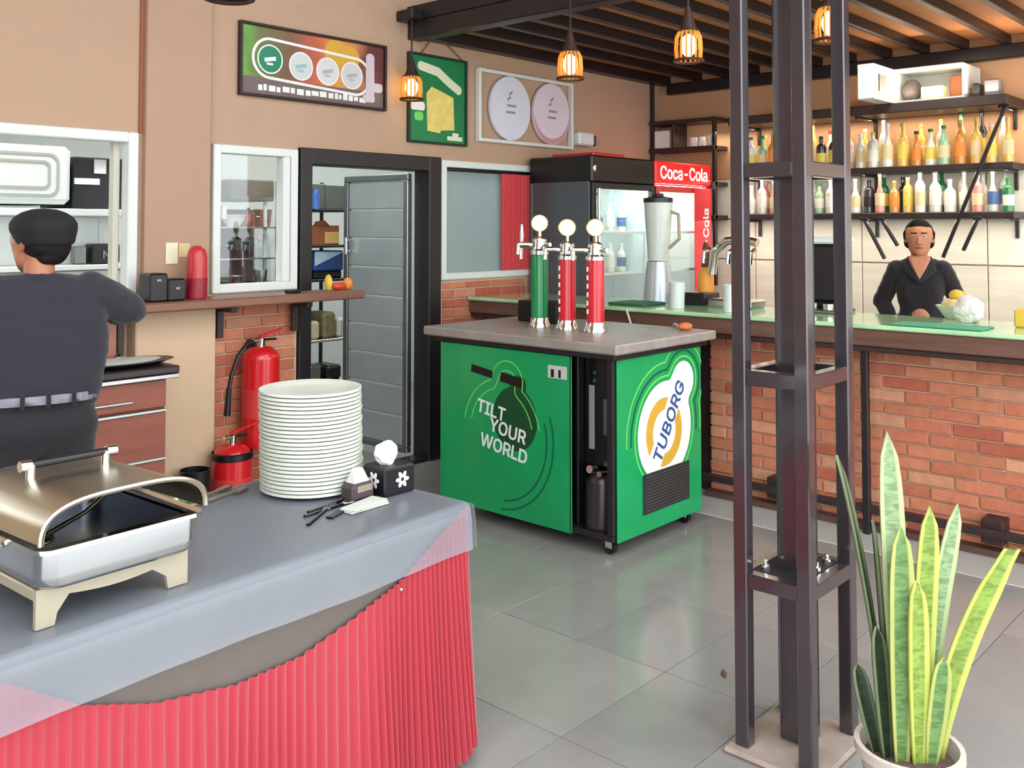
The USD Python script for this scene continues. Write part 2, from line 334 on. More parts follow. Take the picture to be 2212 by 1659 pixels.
ALU = mat('door_sheet', (178, 184, 186), 0.3, metal=0.5, var=0.08, scale=4)
LX = 4.455
for a, b in ((0.03, 0.07), (1.93, 1.975)): part(d1, 'door_rail', rbox(LX - 0.02, YW + 0.14, a, LX + 0.02, 5.74, b), STEELD)
for a, b in ((YW + 0.14, YW + 0.19), (5.69, 5.74)): part(d1, 'door_stile', rbox(LX - 0.022, a, 0.07, LX + 0.022, b, 1.93), STEELD)
zz = 0.07
for k in range(9):
    z1 = zz + (1.93 - 0.07) / 9
    part(d1, 'door_panel', rbox(LX - 0.012, YW + 0.19, zz + 0.003, LX + 0.012, 5.69, z1 - 0.003, 0.008), ALU)
    zz = z1
part(d1, 'door_handle', cat(cyl((LX - 0.06, 5.66, 1.40), (LX - 0.06, 5.66, 1.52), 0.012), cyl((LX - 0.06, 5.66, 1.42), (LX - 0.02, 5.66, 1.42), 0.008), cyl((LX - 0.06, 5.66, 1.50), (LX - 0.02, 5.66, 1.50), 0.008)), CHROME)

# ================================================================ BAR
bar = thing('bar_counter', 'long brick bar counter with dark wooden fascia and pale green top', 'bar counter', (0, 0, 0))
BX, BY0, BY1 = 5.113, -0.6, 4.86
part(bar, 'core', cat(box(BX + 0.004, BY0, 0.0, BX + 0.14, 3.02, 0.97)), MORTAR)
bricks(bar, lambda u, v, d: [BX - d, 3.02 - u, v], 0.0, 3.62, 0.0, 0.96, seed=11)
bricks(bar, lambda u, v, d: [BX + u, 3.02 + d, v], 0.0, 0.14, 0.0, 0.96, seed=13)
part(bar, 'wood_front', rbox(BX + 0.02, 3.04, 0.0, BX + 0.10, BY1, 0.97, 0.004), DARKWOOD)
part(bar, 'fascia', rbox(4.885, BY0, 0.985, 4.925, BY1, 1.075, 0.006), mat('fascia_brown', (108, 76, 64), 0.4, var=0.3, scale=4, stretch=(1, 0.6, 10)))
part(bar, 'lower_lip', rbox(4.90, BY0, 0.955, 4.924, BY1, 0.984, 0.004), DARKWOOD)
part(bar, 'fascia_board', rbox(4.925, BY0, 0.965, 4.965, BY1, 1.03, 0.006), mat('fascia_wood', (116, 78, 64), 0.45, var=0.3, scale=4, stretch=(1, 10, 1)))
part(bar, 'soffit', rbox(4.965, BY0, 0.972, 5.48, BY1, 0.99, 0.004), DARKWOOD)
TOPM = mat('bar_top', (184, 226, 176), 0.12, var=0.22, scale=3.5, stretch=(4, 1, 1), coat=0.5)
part(bar, 'countertop', rbox(4.865, BY0, 1.075, 5.495, BY1, 1.10, 0.006), TOPM, label='pale green glossy bar top')
for yy in (2.02, 3.05, 0.9): part(bar, 'support_post', rbox(4.955, yy - 0.018, 0, 4.99, yy + 0.018, 0.97, 0.004), BLACK)
part(bar, 'foot_rail', cat(rbox(4.96, BY0, 0.11, 5.0, 3.0, 0.15, 0.006)), DARKWOOD)
part(bar, 'plinth', rbox(5.02, BY0, 0.0, 5.10, 3.02, 0.035, 0.004), mat('plinth', (92, 66, 58), 0.7))
for yy in (1.42, 2.55): part(bar, 'rail_bracket', rbox(4.99, yy - 0.05, 0.07, 5.10, yy + 0.05, 0.19, 0.006), DARKWOOD)
def tagm(name, mesh, m, label, cat_, group=None, smooth=False): return tag(part(None, name, mesh, m, smooth), label, cat_, group)
tagm('bar_mat', rbox(4.88, 1.42, 1.1005, 5.10, 1.86, 1.108, 0.003), mat('teal_mat', (20, 150, 112), 0.5), 'teal green bar mat on the front edge of the bar top', 'bar mat')

# beverage coolers behind the bar
def cooler(name, label, x0, x1, y0, body, header, red):
    t = thing(name, label, 'fridge', ((x0 + x1) / 2, y0 + 0.30, 0.0)); w = (x1 - x0) / 2; d = 0.29
    part(t, 'back_panel', rbox(-w, d - 0.03, 0.05, w, d, 2.0), body)
    part(t, 'side_panel', rbox(-w, -d, 0.05, -w + 0.035, d - 0.03, 2.0), body); part(t, 'side_panel', rbox(w - 0.035, -d, 0.05, w, d - 0.03, 2.0), body)
    part(t, 'base', rbox(-w + 0.035, -d, 0.05, w - 0.035, d - 0.03, 0.30), body)
    part(t, 'top_panel', rbox(-w + 0.035, -d + 0.02, 1.93, w - 0.035, d - 0.03, 2.0), body)
    part(t, 'liner', cat(box(-w + 0.036, d - 0.04, 0.31, w - 0.036, d - 0.031, 1.925), box(-w + 0.036, -d + 0.01, 0.31, -w + 0.039, d - 0.041, 1.925), box(w - 0.039, -d + 0.01, 0.31, w - 0.036, d - 0.041, 1.925), box(-w + 0.04, -d + 0.052, 1.9255, w - 0.04, d - 0.041, 1.929)), KWHITE)
    part(t, 'header', rbox(-w - 0.004, -d - 0.03, 1.925 if not red else 1.945, w + 0.004, d, 2.125, 0.012), header)
    for k in range(4): part(t, 'shelf', rbox(-w + 0.041, -d + 0.05, 0.62 + 0.31 * k, w - 0.041, d - 0.045, 0.632 + 0.31 * k, 0.003), CLEAR); part(t, 'shelf_edge', rbox(-w + 0.041, -d + 0.04, 0.615 + 0.31 * k, w - 0.041, -d + 0.049, 0.637 + 0.31 * k, 0.002), WHITE)
    part(t, 'lamp_strip', rbox(-w + 0.05, -d + 0.015, 1.895, w - 0.05, -d + 0.05, 1.925, 0.004), mat('cooler_lamp', (230, 250, 245), 0.5, emit=60.0))
    for s in (-1, 1): part(t, 'foot', cyl((s * (w - 0.07), 0, 0), (s * (w - 0.07), 0, 0.05), 0.025), BLACKP)
    fm = RED if red else BLACK
    for b in frame_bars(-w, 0.30, w, 1.925, -d - 0.035, -d - 0.002, 0.045): part(t, 'door_frame', b, fm)
    part(t, 'door_glass', box(-w + 0.045, -d - 0.02, 0.345, w - 0.045, -d - 0.015, 1.88), CLEAR)
    return t
c1 = cooler('beverage_cooler', 'black glass-door drinks cooler with black header, standing behind the bar', 5.505, 6.31, 4.24, mat('cooler_black', (84, 88, 94), 0.25, var=0.1, scale=2), BLACKP, False)
part(c1, 'door_handle', cat(cyl((-0.375, -0.36, 1.15), (-0.375, -0.36, 1.88), 0.013), cyl((-0.375, -0.36, 1.2), (-0.375, -0.31, 1.2), 0.008), cyl((-0.375, -0.36, 1.84), (-0.375, -0.31, 1.84), 0.008)), CHROME)
part(c1, 'hinge', ball((-0.385, -0.325, 2.03), (0.018, 0.014, 0.034)), CHROME, True)
c2 = cooler('beverage_cooler', 'red drinks cooler with a lit red header sign in white script', 6.33, 7.16, 4.24, RED, mat('red_sign', (226, 30, 34), 0.35, emit=0.55), True)
part(c2, 'lettering', face_mY(text('Coca-Cola', 0.10), (0, -0.321, 2.035)), mat('sign_white', (255, 250, 240), 0.4, emit=1.2))
sidep = rbox(0.02, -0.336, 0.55, 0.33, -0.327, 1.92, 0.003)
part(c2, 'door_panel', rbox(0.13, -0.334, 0.36, 0.372, -0.328, 1.915, 0.002), mat('red_door_print', (214, 52, 62), 0.35), label='wide red strip down the right of the door')
v = text('Coca-Cola', 0.085); v.apply_transform(trimesh.transformations.rotation_matrix(math.pi / 2, [0, 0, 1]))
part(c2, 'strip_lettering', face_mY(v, (0.305, -0.3345, 1.45)), WPRINT)
part(c2, 'door_handle', cat(cyl((-0.37, -0.36, 1.2), (-0.37, -0.36, 1.6), 0.012), cyl((-0.37, -0.36, 1.22), (-0.37, -0.31, 1.22), 0.008), cyl((-0.37, -0.36, 1.58), (-0.37, -0.31, 1.58), 0.008)), CHROME)
tagm('red_tray', rbox(5.62, 4.30, 2.126, 6.02, 4.70, 2.155, 0.006), RED, 'flat red tray lying on top of the black drinks cooler', 'tray')

# bottles: every one of its own; a maker for each shape
def bottle(name, label, cat_, loc, h, r, glass, cap, lab, group, shape='long', labz=(0.18, 0.5), detail=14):
    t = thing(name, label, cat_, loc, 0, group)
    if shape == 'long': prof = [(0, 0), (r * .95, 0), (r, .02 * h), (r, .58 * h), (r * .85, .66 * h), (r * .38, .76 * h), (r * .34, .93 * h), (r * .34, .94 * h)]
    elif shape == 'square': prof = [(0, 0), (r * .95, 0), (r, .02 * h), (r, .68 * h), (r * .7, .76 * h), (r * .4, .80 * h), (r * .38, .93 * h)]
    else: prof = [(0, 0), (r * .9, 0), (r, .03 * h), (r, .40 * h), (r * .6, .58 * h), (r * .36, .70 * h), (r * .34, .93 * h)]
    part(t, 'body', lathe(prof, detail), glass, 40)
    part(t, 'cap', lathe([(0, .92 * h), (r * .42, .92 * h), (r * .42, h), (0, h)], detail), cap, 40)
    part(t, 'label', lathe([(r * 1.015, labz[0] * h), (r * 1.02, labz[0] * h + .002), (r * 1.02, labz[1] * h), (r * 1.015, labz[1] * h)], detail), lab, 40)
    return t
GL = {k: mat('bottle_' + k, c, 0.12, spec=0.7, coat=0.3) for k, c in dict(clear=(206, 206, 194), amber=(206, 136, 58), gold=(226, 186, 96), green=(32, 120, 62), pale_green=(150, 190, 150), brown=(110, 62, 38), dark=(44, 42, 46), white=(226, 224, 214), pink=(222, 140, 130), red=(190, 50, 52)).items()}
LB = {k: mat('label_' + k, c, 0.5) for k, c in dict(white=(236, 232, 220), cream=(226, 206, 160), yellow=(228, 206, 92), black=(36, 34, 36), red=(190, 60, 54), blue=(80, 110, 160), orange=(226, 140, 60)).items()}
CP = {k: mat('cap_' + k, c, 0.4) for k, c in dict(black=(30, 28, 32), white=(230, 228, 220), gold=(206, 170, 90), red=(180, 40, 44), green=(40, 110, 60)).items()}
ORD = ['first', 'second', 'third', 'fourth', 'fifth', 'sixth', 'seventh', 'eighth', 'ninth', 'tenth', 'eleventh', 'twelfth', 'thirteenth', 'fourteenth', 'fifteenth', 'sixteenth', 'seventeenth', 'eighteenth', 'nineteenth', 'twentieth', 'twenty-first', 'twenty-second', 'twenty-third', 'twenty-fourth', 'twenty-fifth', 'twenty-sixth', 'twenty-seventh', 'twenty-eighth', 'twenty-ninth', 'thirtieth']
for row, (zz, nm) in enumerate(((1.562, 'top'), (1.252, 'middle'))):
    for k in range(4):
        c = ('white', 'pale_green', 'clear', 'white')[(k + row) % 4]
        bottle('juice_bottle', '%s bottle, %s from the left on the %s shelf of the black cooler' % (c.replace('_', ' '), ORD[k], nm), 'bottle', (5.66 + 0.15 * k, 4.40, zz + 0.001), 0.22, 0.036, GL[c], CP['white'], LB['blue' if k % 2 else 'white'], 'bottles inside the black cooler')

# bottle shelves on the right wall
SHW = mat('shelf_board', (54, 40, 40), 0.45, var=0.2, scale=5)
def shelf(name, label, y0, y1, z, x0=7.10, h=0.045):
    t = thing(name, label, 'shelf', (0, 0, 0))
    part(t, 'board', rbox(x0, y0, z - h, XR - 0.004, y1, z, 0.005), SHW)
    n = max(2, int((y1 - y0) / 0.9) + 1)
    for k in range(n):
        yy = y0 + 0.06 + (y1 - y0 - 0.12) * k / (n - 1)
        part(t, 'bracket', cat(rbox(XR - 0.03, yy - 0.012, z - h - 0.14, XR - 0.006, yy + 0.012, z - h, 0.003), rbox(x0 + 0.05, yy - 0.012, z - h - 0.02, XR - 0.03, yy + 0.012, z - h, 0.003)), BLACK)
    return t
shelf('wall_shelf', 'dark top shelf on the bar wall, carrying the white boxes', 1.84, 3.95, 2.50, 6.98, 0.07)
shelf('wall_shelf', 'upper bottle shelf, dark board below the top shelf on the bar wall', 1.84, 3.95, 2.045)
shelf('wall_shelf', 'lower bottle shelf, dark board above the pale stone panels', 1.84, 3.95, 1.705)
bn = rng
pat_hi = ['white:green:yellow', 'pale_green:green:cream', 'amber:gold:orange', 'gold:gold:cream', 'gold:white:yellow', 'gold:gold:cream', 'dark:black:yellow', 'dark:black:yellow', 'clear:red:white', 'white:white:cream', 'clear:gold:white', 'white:white:cream', 'gold:gold:yellow', 'amber:black:orange']
pat_lo = ['white:white:white', 'clear:white:white', 'pink:white:cream', 'clear:white:blue', 'green:green:white', 'green:white:yellow', 'pale_green:green:white', 'clear:white:white', 'amber:gold:orange', 'white:white:cream', 'dark:black:black', 'pink:white:cream', 'amber:gold:orange', 'gold:white:yellow', 'white:white:cream', 'clear:white:white']
def row_of(z, pat, y0, y1, n, where, hs):
    for k in range(n):
        yy = y0 - (y0 - y1) * k / (n - 1); g, c, l = pat[k % len(pat)].split(':')
        h = hs * bn.uniform(0.86, 1.12); r = bn.uniform(0.034, 0.043); sh = bn.choice(['long', 'long', 'square', 'flask'])
        bottle('liquor_bottle', '%s bottle with %s label, %s from left, front of the %s bottle shelf' % (g.replace('_', ' '), l, ORD[k], where), 'bottle',
               (7.19 + bn.uniform(-0.02, 0.03), yy, z + 0.0005), h, r, GL[g], CP[c], LB[l], 'bottles on the %s shelf of the bar' % where, sh)
row_of(2.045, pat_hi, 3.86, 1.90, 20, 'upper', 0.30)
row_of(1.705, pat_lo, 3.86, 1.90, 21, 'lower', 0.27)
# second row standing close to the wall
def back_row(z, pat, y0, y1, n, where, hs):
    for k in range(n):
        yy = y0 - (y0 - y1) * k / (n - 1); g, c, l = pat[(k * 5 + 2) % len(pat)].split(':')
        bottle('liquor_bottle', '%s bottle with %s cap, %s from left, back row of the %s shelf' % (g.replace('_', ' '), c, ORD[k], where), 'bottle',
               (7.335, yy, z + 0.0005), hs * bn.uniform(0.95, 1.2), 0.036, GL[g], CP[c], LB[l], 'back row of bottles on the %s shelf' % where, 'long', detail=10)
back_row(2.045, pat_hi, 3.80, 1.96, 14, 'upper', 0.33)
back_row(1.705, pat_lo, 3.80, 1.96, 14, 'lower', 0.28)
# the slanted struts in front of the shelves
def strut(label, a, b):
    t = thing('shelf_strut', label, 'strut', (0, 0, 0), 0, 'slanted struts of the bottle shelves')
    a, b = np.array([7.06, *a]), np.array([7.06, *b]); part(t, 'bar', cyl(a, b, 0.014, n=6), BLACK)
    part(t, 'end_clip', cat(rbox(7.045, a[1] - .03, a[2] - .012, 7.10, a[1] + .03, a[2] + .012, .003)), BLACK)
strut('long slanted dark strut rising to the right end of the top shelf', (1.872, 2.43), (2.297, 1.384))
strut('short slanted dark strut right of the bartender, below the lower bottle shelf', (2.06, 1.66), (2.16, 1.435))
strut('slanted dark strut left of the bartender, farther from her', (2.86, 1.66), (2.709, 1.365))
strut('slanted dark strut left of the bartender, nearer to her', (2.73, 1.66), (2.613, 1.462))

# things on the top shelf
t = thing('wall_cabinet', 'open white cabinet full of clutter on the top shelf', 'cabinet', (7.20, 2.37, 2.501))
part(t, 'back', rbox(0.17, -0.25, 0, 0.19, 0.25, 0.25), WHITE)
for z0 in (0, 0.235): part(t, 'board', rbox(-0.19, -0.25, z0, 0.17, 0.25, z0 + 0.015), WHITE)
for s in (-1, 1): part(t, 'side', rbox(-0.19, s * 0.25, 0.015, 0.17, s * 0.235, 0.235), WHITE)
tagm('cardboard_box', rbox(7.06, 2.28, 2.5165, 7.16, 2.43, 2.61, 0.003), mat('box_cream', (214, 200, 150), 0.7), 'small cream carton inside the open white cabinet', 'box')
tagm('cloth_bundle', moved(ball((0, 0, 0), (0.07, 0.07, 0.085), 2), (7.16, 2.53, 2.602)), mat('bundle_grey', (86, 78, 78), 0.8, var=0.4, scale=30), 'dark grey bundle in the left corner of the open white cabinet', 'bundle', smooth=True)
tagm('brown_package', rbox(7.17, 2.13, 2.5165, 7.34, 2.27, 2.69, 0.01), CARDB, 'brown package at the right inside the open white cabinet', 'package')
t = thing('white_crate', 'white crate with a square opening, left of the open cabinet', 'crate', (6.84, 2.66, 2.501))
hole = rrect(0.42, 0.25, 0.01).difference(sbox(-0.12, -0.065, 0.06, 0.065))
part(t, 'front', face_mY(extr(hole, 0.015), (0, -0.04, 0.125)), WHITE)
part(t, 'rim', cat([rbox(-0.21, -0.04, 0, -0.195, 0.06, 0.25), rbox(0.195, -0.04, 0, 0.21, 0.06, 0.25), rbox(-0.195, -0.04, 0, 0.195, 0.06, 0.012), rbox(-0.195, -0.04, 0.238, 0.195, 0.06, 0.25)]), WHITE)
for k, (yy, w, h) in enumerate(((2.06, 0.05, 0.10), (1.96, 0.09, 0.12))):
    tagm('small_device', rbox(7.06, yy - w / 2, 2.5005, 7.20, yy + w / 2, 2.5005 + h, 0.01), (BLACKP, mat('grey_device', (110, 110, 118), 0.5))[k], ('black box at the right end of the top shelf, next to the white cabinet', 'grey box at the far right of the top shelf')[k], 'box')

# small shelf unit in the corner
t = thing('corner_shelf', 'black corner shelf unit with small cups beside the tan wall', 'shelf', (0, 0, 0))
part(t, 'upright', rbox(7.21, 4.835, 1.10, 7.235, 4.865, 2.90, 0.003), BLACK)
part(t, 'upright', rbox(7.20, 4.20, 1.10, 7.235, 4.23, 2.55, 0.003), BLACK)
for z in (2.545, 2.30, 1.985, 1.70): part(t, 'board', rbox(7.185, 4.18 if z > 2.4 else 4.20, z - 0.035, XR - 0.004, 4.865, z, 0.004), SHW)
for z in (2.30,): part(t, 'divider', rbox(7.18, 4.60, z, 7.40, 4.625, 2.51, 0.003), SHW)
tagm('white_box', rbox(7.20, 4.66, 2.3005, 7.36, 4.82, 2.46, 0.006), KWHITE, 'white box on the second board of the corner shelf', 'box')
tagm('white_box', rbox(7.20, 4.62, 1.9855, 7.36, 4.82, 2.16, 0.006), KWHITE, 'white box on the third board of the corner shelf, above the red cooler', 'box')
for k, yy in enumerate((4.44, 4.36, 4.27)):
    tagm('cup', lathe([(0, 0), (0.028, 0), (0.036, 0.08), (0.033, 0.08), (0.026, 0.006), (0, 0.006)], 14, (7.24, yy, 2.3005)), WHITE, 'small white cup, %s from the left on the corner shelf' % ORD[k], 'cup', 'white cups on the corner shelf', smooth=40)

# on the bar
def crumple(rad, loc, seed, amp=.45, fr=26):
    m = trimesh.creation.icosphere(4, 1.0); n = meshkit.fbm(m.vertices * 2.2 + 5, 3, seed); m.vertices *= (1 + amp * (n - .5))[:, None]; m.apply_scale(rad)
    m.vertices[:, 2] = np.maximum(m.vertices[:, 2], -rad[2] * .85); m.apply_translation([loc[0], loc[1], loc[2]]); return m
t = thing('blender', 'tall clear blender jar on a silver base, on the bar before the red cooler', 'blender', (5.36, 3.56, 1.101))
part(t, 'base', lathe([(0, 0), (0.105, 0), (0.10, 0.02), (0.085, 0.20), (0.075, 0.27), (0, 0.27)], 20), mat('blender_base', (196, 204, 210), 0.3, metal=0.4), 40)
part(t, 'jar', lathe([(0, 0.275), (0.07, 0.275), (0.095, 0.66), (0.088, 0.66), (0.064, 0.285), (0, 0.285)], 20), mat('jar_plastic', (206, 214, 206), 0.12, var=0.05), 40)
part(t, 'lid', lathe([(0, 0.66), (0.098, 0.66), (0.098, 0.69), (0.04, 0.70), (0.035, 0.72), (0, 0.72)], 20), BLACKP, 40)
part(t, 'handle', tube([(0.02, -0.085, 0.60), (0.03, -0.14, 0.58), (0.03, -0.145, 0.42), (0.02, -0.075, 0.36)], 0.012), mat('jar_handle', (170, 160, 130), 0.4))
tagm('green_cloth', rbox(4.98, 3.42, 1.1005, 5.24, 3.70, 1.116, 0.006), mat('green_cloth', (40, 104, 72), 0.8), 'folded dark green cloth on the bar before the blender', 'cloth')
t = thing('squeeze_bottle', 'orange squeeze bottle with brown nozzle on the bar by the red cooler', 'bottle', (5.42, 3.235, 1.18))
part(t, 'body', lathe([(0, 0), (0.05, 0), (0.052, 0.01), (0.052, 0.13), (0.03, 0.16), (0, 0.16)], 16), mat('orange_plastic', (232, 156, 56), 0.4), 40)
part(t, 'nozzle', lathe([(0.028, 0.16), (0.03, 0.19), (0.018, 0.30), (0.012, 0.32), (0, 0.32)], 12), mat('brown_plastic', (92, 56, 34), 0.5), 40)
tagm('black_box', rbox(5.30, 3.175, 1.1005, 5.49, 3.39, 1.179, 0.008), BLACKP, 'black box on the bar under the orange squeeze bottle', 'box')
t = thing('beer_font', 'silver two-arm beer font on the bar, seen between the column posts', 'tap', (5.36, 2.985, 1.101))
part(t, 'base', rbox(-0.10, -0.15, 0, 0.10, 0.15, 0.05, 0.01), STEEL); part(t, 'stem', lathe([(0, .05), (.05, .05), (.035, .10), (.035, .34), (0, .34)], 16), CHROME, 40)
part(t, 'arm', tube([(0, 0.17, 0.20), (0, 0.15, 0.34), (0, 0.06, 0.41), (0, -0.06, 0.42), (0, -0.15, 0.40)], 0.028, 10), CHROME, 40)
for yy in (0.17, 0.0, -0.15): part(t, 'spout', tube([(-0.03, yy, 0.36), (-0.09, yy, 0.34), (-0.10, yy, 0.27)], 0.014), CHROME, 40)
for k, yy in enumerate((3.20, 2.83)):
    tagm('glass_jug', lathe([(0, 0), (0.045, 0), (0.05, 0.16), (0.045, 0.16), (0.04, 0.01), (0, 0.01)], 16, (5.02, yy, 1.101)), mat('jug_glass', (214, 222, 220), 0.1, var=0.05), ('pale glass jug on the bar left of the silver beer font', 'pale glass jug on the bar right of the silver beer font')[k], 'jug', smooth=40)
t = thing('coffee_machine', 'black coffee grinder with pale lid on the bar behind the column', 'machine', (5.42, 2.42, 1.101))
part(t, 'body', rbox(-0.11, -0.11, 0.06, 0.11, 0.11, 0.40, 0.02), BLACKP); part(t, 'lid', rbox(-0.12, -0.12, 0.40, 0.12, 0.12, 0.44, 0.012), KWHITE)
part(t, 'tray', rbox(-0.13, -0.12, 0, 0.12, 0.12, 0.02, 0.006), STEELD); part(t, 'back', rbox(0.03, -0.10, 0.02, 0.11, 0.10, 0.06), BLACKP)
for yy in (-0.05, 0.05): part(t, 'cup_rest', cyl((-0.10, yy, 0.02), (-0.10, yy, 0.055), 0.03), CHROME)
t = thing('fruit_bowl', 'white bowl heaped with pale yellow fruit, on the bar at the right', 'bowl', (5.50, 1.72, 1.101))
part(t, 'bowl', lathe([(0, 0), (0.06, 0), (0.11, 0.07), (0.104, 0.07), (0.055, 0.008), (0, 0.008)], 20), CERAMIC, 40)
for k, (dx, dy, dz) in enumerate(((0, 0.04, 0.075), (0.02, -0.045, 0.075), (-0.045, 0.0, 0.075), (0, 0, 0.125))):
    tagm('lemon', ball((5.50 + dx, 1.72 + dy, 1.101 + dz), (0.034, 0.042, 0.032)), (mat('pale_lemon', (232, 214, 150), 0.5), mat('lemon', (222, 186, 70), 0.5))[k % 2], 'lemon in the white bowl on the bar, %s' % ('left one', 'right one', 'front one', 'topmost one')[k], 'lemon', 'lemons in the white bowl', smooth=True)
tagm('paper_bag', crumple((0.06, 0.075, 0.075), (5.30, 1.60, 1.165), 3), mat('white_bag', (226, 224, 216), 0.6, var=0.06, scale=20), 'crumpled white bag on the bar beside the fruit bowl', 'bag', smooth=True)
tagm('yellow_box', rbox(5.2, 1.20, 1.1005, 5.36, 1.36, 1.19, 0.008), mat('yellow_card', (222, 180, 70), 0.5), 'yellow box on the bar at the right edge of the picture', 'box')
tagm('power_cord', tube([(4.852, 3.46, 1.09), (4.845, 3.42, 1.00), (4.83, 3.30, 0.93), (4.80, 3.17, 0.935), (4.715, 3.04, 0.99), (4.665, 3.0, 1.04), (4.62, 2.96, 1.052), (4.56, 2.90, 1.047)], 0.008), mat('white_cord', (214, 208, 200), 0.5), 'white cord looping from the bar edge down to the beer cart', 'cord', smooth=True)

# ================================================================ pendant lamps
BULB = mat('lamp_bulb', (255, 222, 140), 0.4, emit=12.0)
RATTAN = usdkit.material(stage, '/World/Looks/rattan', {'p': ('principled_bsdf', {'base_color': lin((236, 176, 104)), 'roughness': 0.6}), 't': ('translucent_bsdf', {'color': lin((250, 190, 110))}), 'm': ('mix_closure', {'fac': 0.6})}, [('p.BSDF', 'm.closure1'), ('t.BSDF', 'm.closure2')], surface='m.closure')
def lantern(loc, top, label, src=None):
    t = thing('pendant_lamp', label, 'lamp', loc, 0, 'rattan lamps hanging along the bar')
    part(t, 'cord', cyl((0, 0, 0.20), (0, 0, top - loc[2]), 0.006, n=8), BLACK)
    part(t, 'cap', lathe([(0, 0.20), (0.012, 0.20), (0.03, 0.13), (0.045, 0.085), (0.05, 0.075), (0, 0.075)], 16), mat('lamp_cap', (58, 34, 26), 0.6), 40)
    part(t, 'bulb', ball((0, 0, 0.0), (0.042, 0.042, 0.06)), BULB, True)
    sl = []
    for k in range(16):
        a = k * 2 * math.pi / 16; c, s = math.cos(a), math.sin(a)
        sl.append(tube([(0.048 * c, 0.048 * s, 0.078), (0.066 * c, 0.066 * s, 0.04), (0.07 * c, 0.07 * s, -0.02), (0.066 * c, 0.066 * s, -0.075)], 0.005, 5))
    part(t, 'shade', cat(sl), RATTAN)
    th = np.linspace(0, 2 * math.pi, 25)
    part(t, 'base_ring', tube([(0.074 * math.cos(a), 0.074 * math.sin(a), -0.08) for a in th], 0.008, 6), mat('ring_dark', (66, 40, 30), 0.6))
    part(t, 'top_ring', tube([(0.052 * math.cos(a), 0.052 * math.sin(a), 0.075) for a in th], 0.006, 6), mat('ring_dark', (66, 40, 30), 0.6))
    return t
lantern((4.235, 4.76, 2.53), 2.985, 'glowing rattan pendant lamp hanging in front of the green poster')
lantern((4.25, 3.415, 2.53), 2.985, 'glowing rattan pendant lamp hanging before the white framed ovals')
lantern((4.25, 2.63, 2.54), 2.985, 'glowing rattan pendant lamp between the ovals and the column')
lantern((4.25, 1.864, 2.545), 2.985, 'glowing rattan pendant lamp seen inside the steel column')
for yy in (3.415, 2.63, 1.864): part(ce, 'bracket', rbox(4.235, yy - 0.012, 2.98, 4.31, yy + 0.012, 3.0, 0.003), RAFT)
t = thing('pendant_lamp', 'round dark-rimmed hanging shade cut off by the top of the picture', 'lamp', (1.905, 3.17, 2.46))
part(t, 'rim', tube([(0.088 * math.cos(a), 0.088 * math.sin(a), 0) for a in np.linspace(0, 2 * math.pi, 29)], 0.012, 8), mat('ring_dark', (66, 40, 30), 0.6), True)
part(t, 'shade', lathe([(0.085, 0.0), (0.08, 0.12), (0.03, 0.2), (0, 0.2)], 24), mat('shade_grey', (170, 150, 140), 0.6), 40)
part(t, 'cord', cyl((0, 0, 0.2), (0, 0, 1.735), 0.006, n=8), BLACK)

# ================================================================ pictures on the wall
t = thing('poster', 'wide dark-framed poster with four round badges in a white pill outline', 'poster', (3.545, YW - 0.002, 2.582))
PW, PH = 1.10, 0.435
for b in frame_bars(-PW / 2, -PH / 2, PW / 2, PH / 2, -0.035, 0, 0.016, 0.003): part(t, 'frame', b, mat('poster_frame', (44, 24, 26), 0.5))
part(t, 'print', rbox(-PW / 2 + .015, -0.014, -PH / 2 + .015, PW / 2 - .015, -0.001, PH / 2 - .015, 0.001),
     grad_mat('poster_print', 'x', [(-0.54, (96, 190, 60)), (-0.40, (104, 110, 60)), (-0.2, (120, 84, 64)), (0.0, (196, 96, 70)), (0.18, (222, 150, 70)), (0.32, (196, 130, 90)), (0.42, (110, 52, 50)), (0.54, (98, 54, 56))]))
pr_ = lambda poly, d=0.001, at=-0.0145: face_mY(extr(poly, d), (0, at, 0))
part(t, 'warm_patch', pr_(Point(0.14, 0.12).buffer(0.085).union(Point(0.25, 0.10).buffer(0.08)).intersection(sbox(-.53, -.2, .53, .2)), 0.0006), YPRINT)
part(t, 'shadow_patch', pr_(sbox(-0.53, -0.20, 0.53, -0.10), 0.0005), mat('print_dark', (112, 96, 92), 0.5))
pill = LineString([(-0.34, 0.02), (0.30, -0.015)])
part(t, 'pill_outline', pr_(pill.buffer(0.125).difference(pill.buffer(0.108)), 0.0012), WPRINT)
for k, (u, w, c) in enumerate(((-0.34, .015, mat('badge_green', (16, 128, 96), 0.4)), (-0.12, .0, mat('badge_pale', (206, 214, 212), 0.4)), (0.08, -.008, mat('badge_white', (216, 214, 216), 0.4)), (0.27, -.012, mat('badge_grey', (206, 206, 214), 0.4)))):
    part(t, 'badge', pr_(Point(u, w).buffer(0.082), 0.0018), c)
    part(t, 'badge_ring', pr_(Point(u, w).buffer(0.088).difference(Point(u, w).buffer(0.079)), 0.0022), WPRINT)
    part(t, 'badge_mark', pr_(affinity.rotate(sbox(u - .04, w - .012, u + .04, w + .012), 12).union(sbox(u - .025, w - .035, u + .02, w - .022)), 0.0024), (WPRINT, mat('mark_teal', (150, 186, 190), 0.5), mat('mark_grey', (176, 172, 178), 0.5), mat('mark_grey', (176, 172, 178), 0.5))[k])
rt = random.Random(4); bits = []; u = -0.42
while u < 0.38:
    w = rt.uniform(0.02, 0.055); bits.append(sbox(u, -0.178 + rt.uniform(0, .008), u + w, -0.142 + rt.uniform(-.006, .006))); u += w + rt.uniform(0.006, 0.016)
part(t, 'caption', pr_(unary_union(bits), 0.0012), WPRINT)
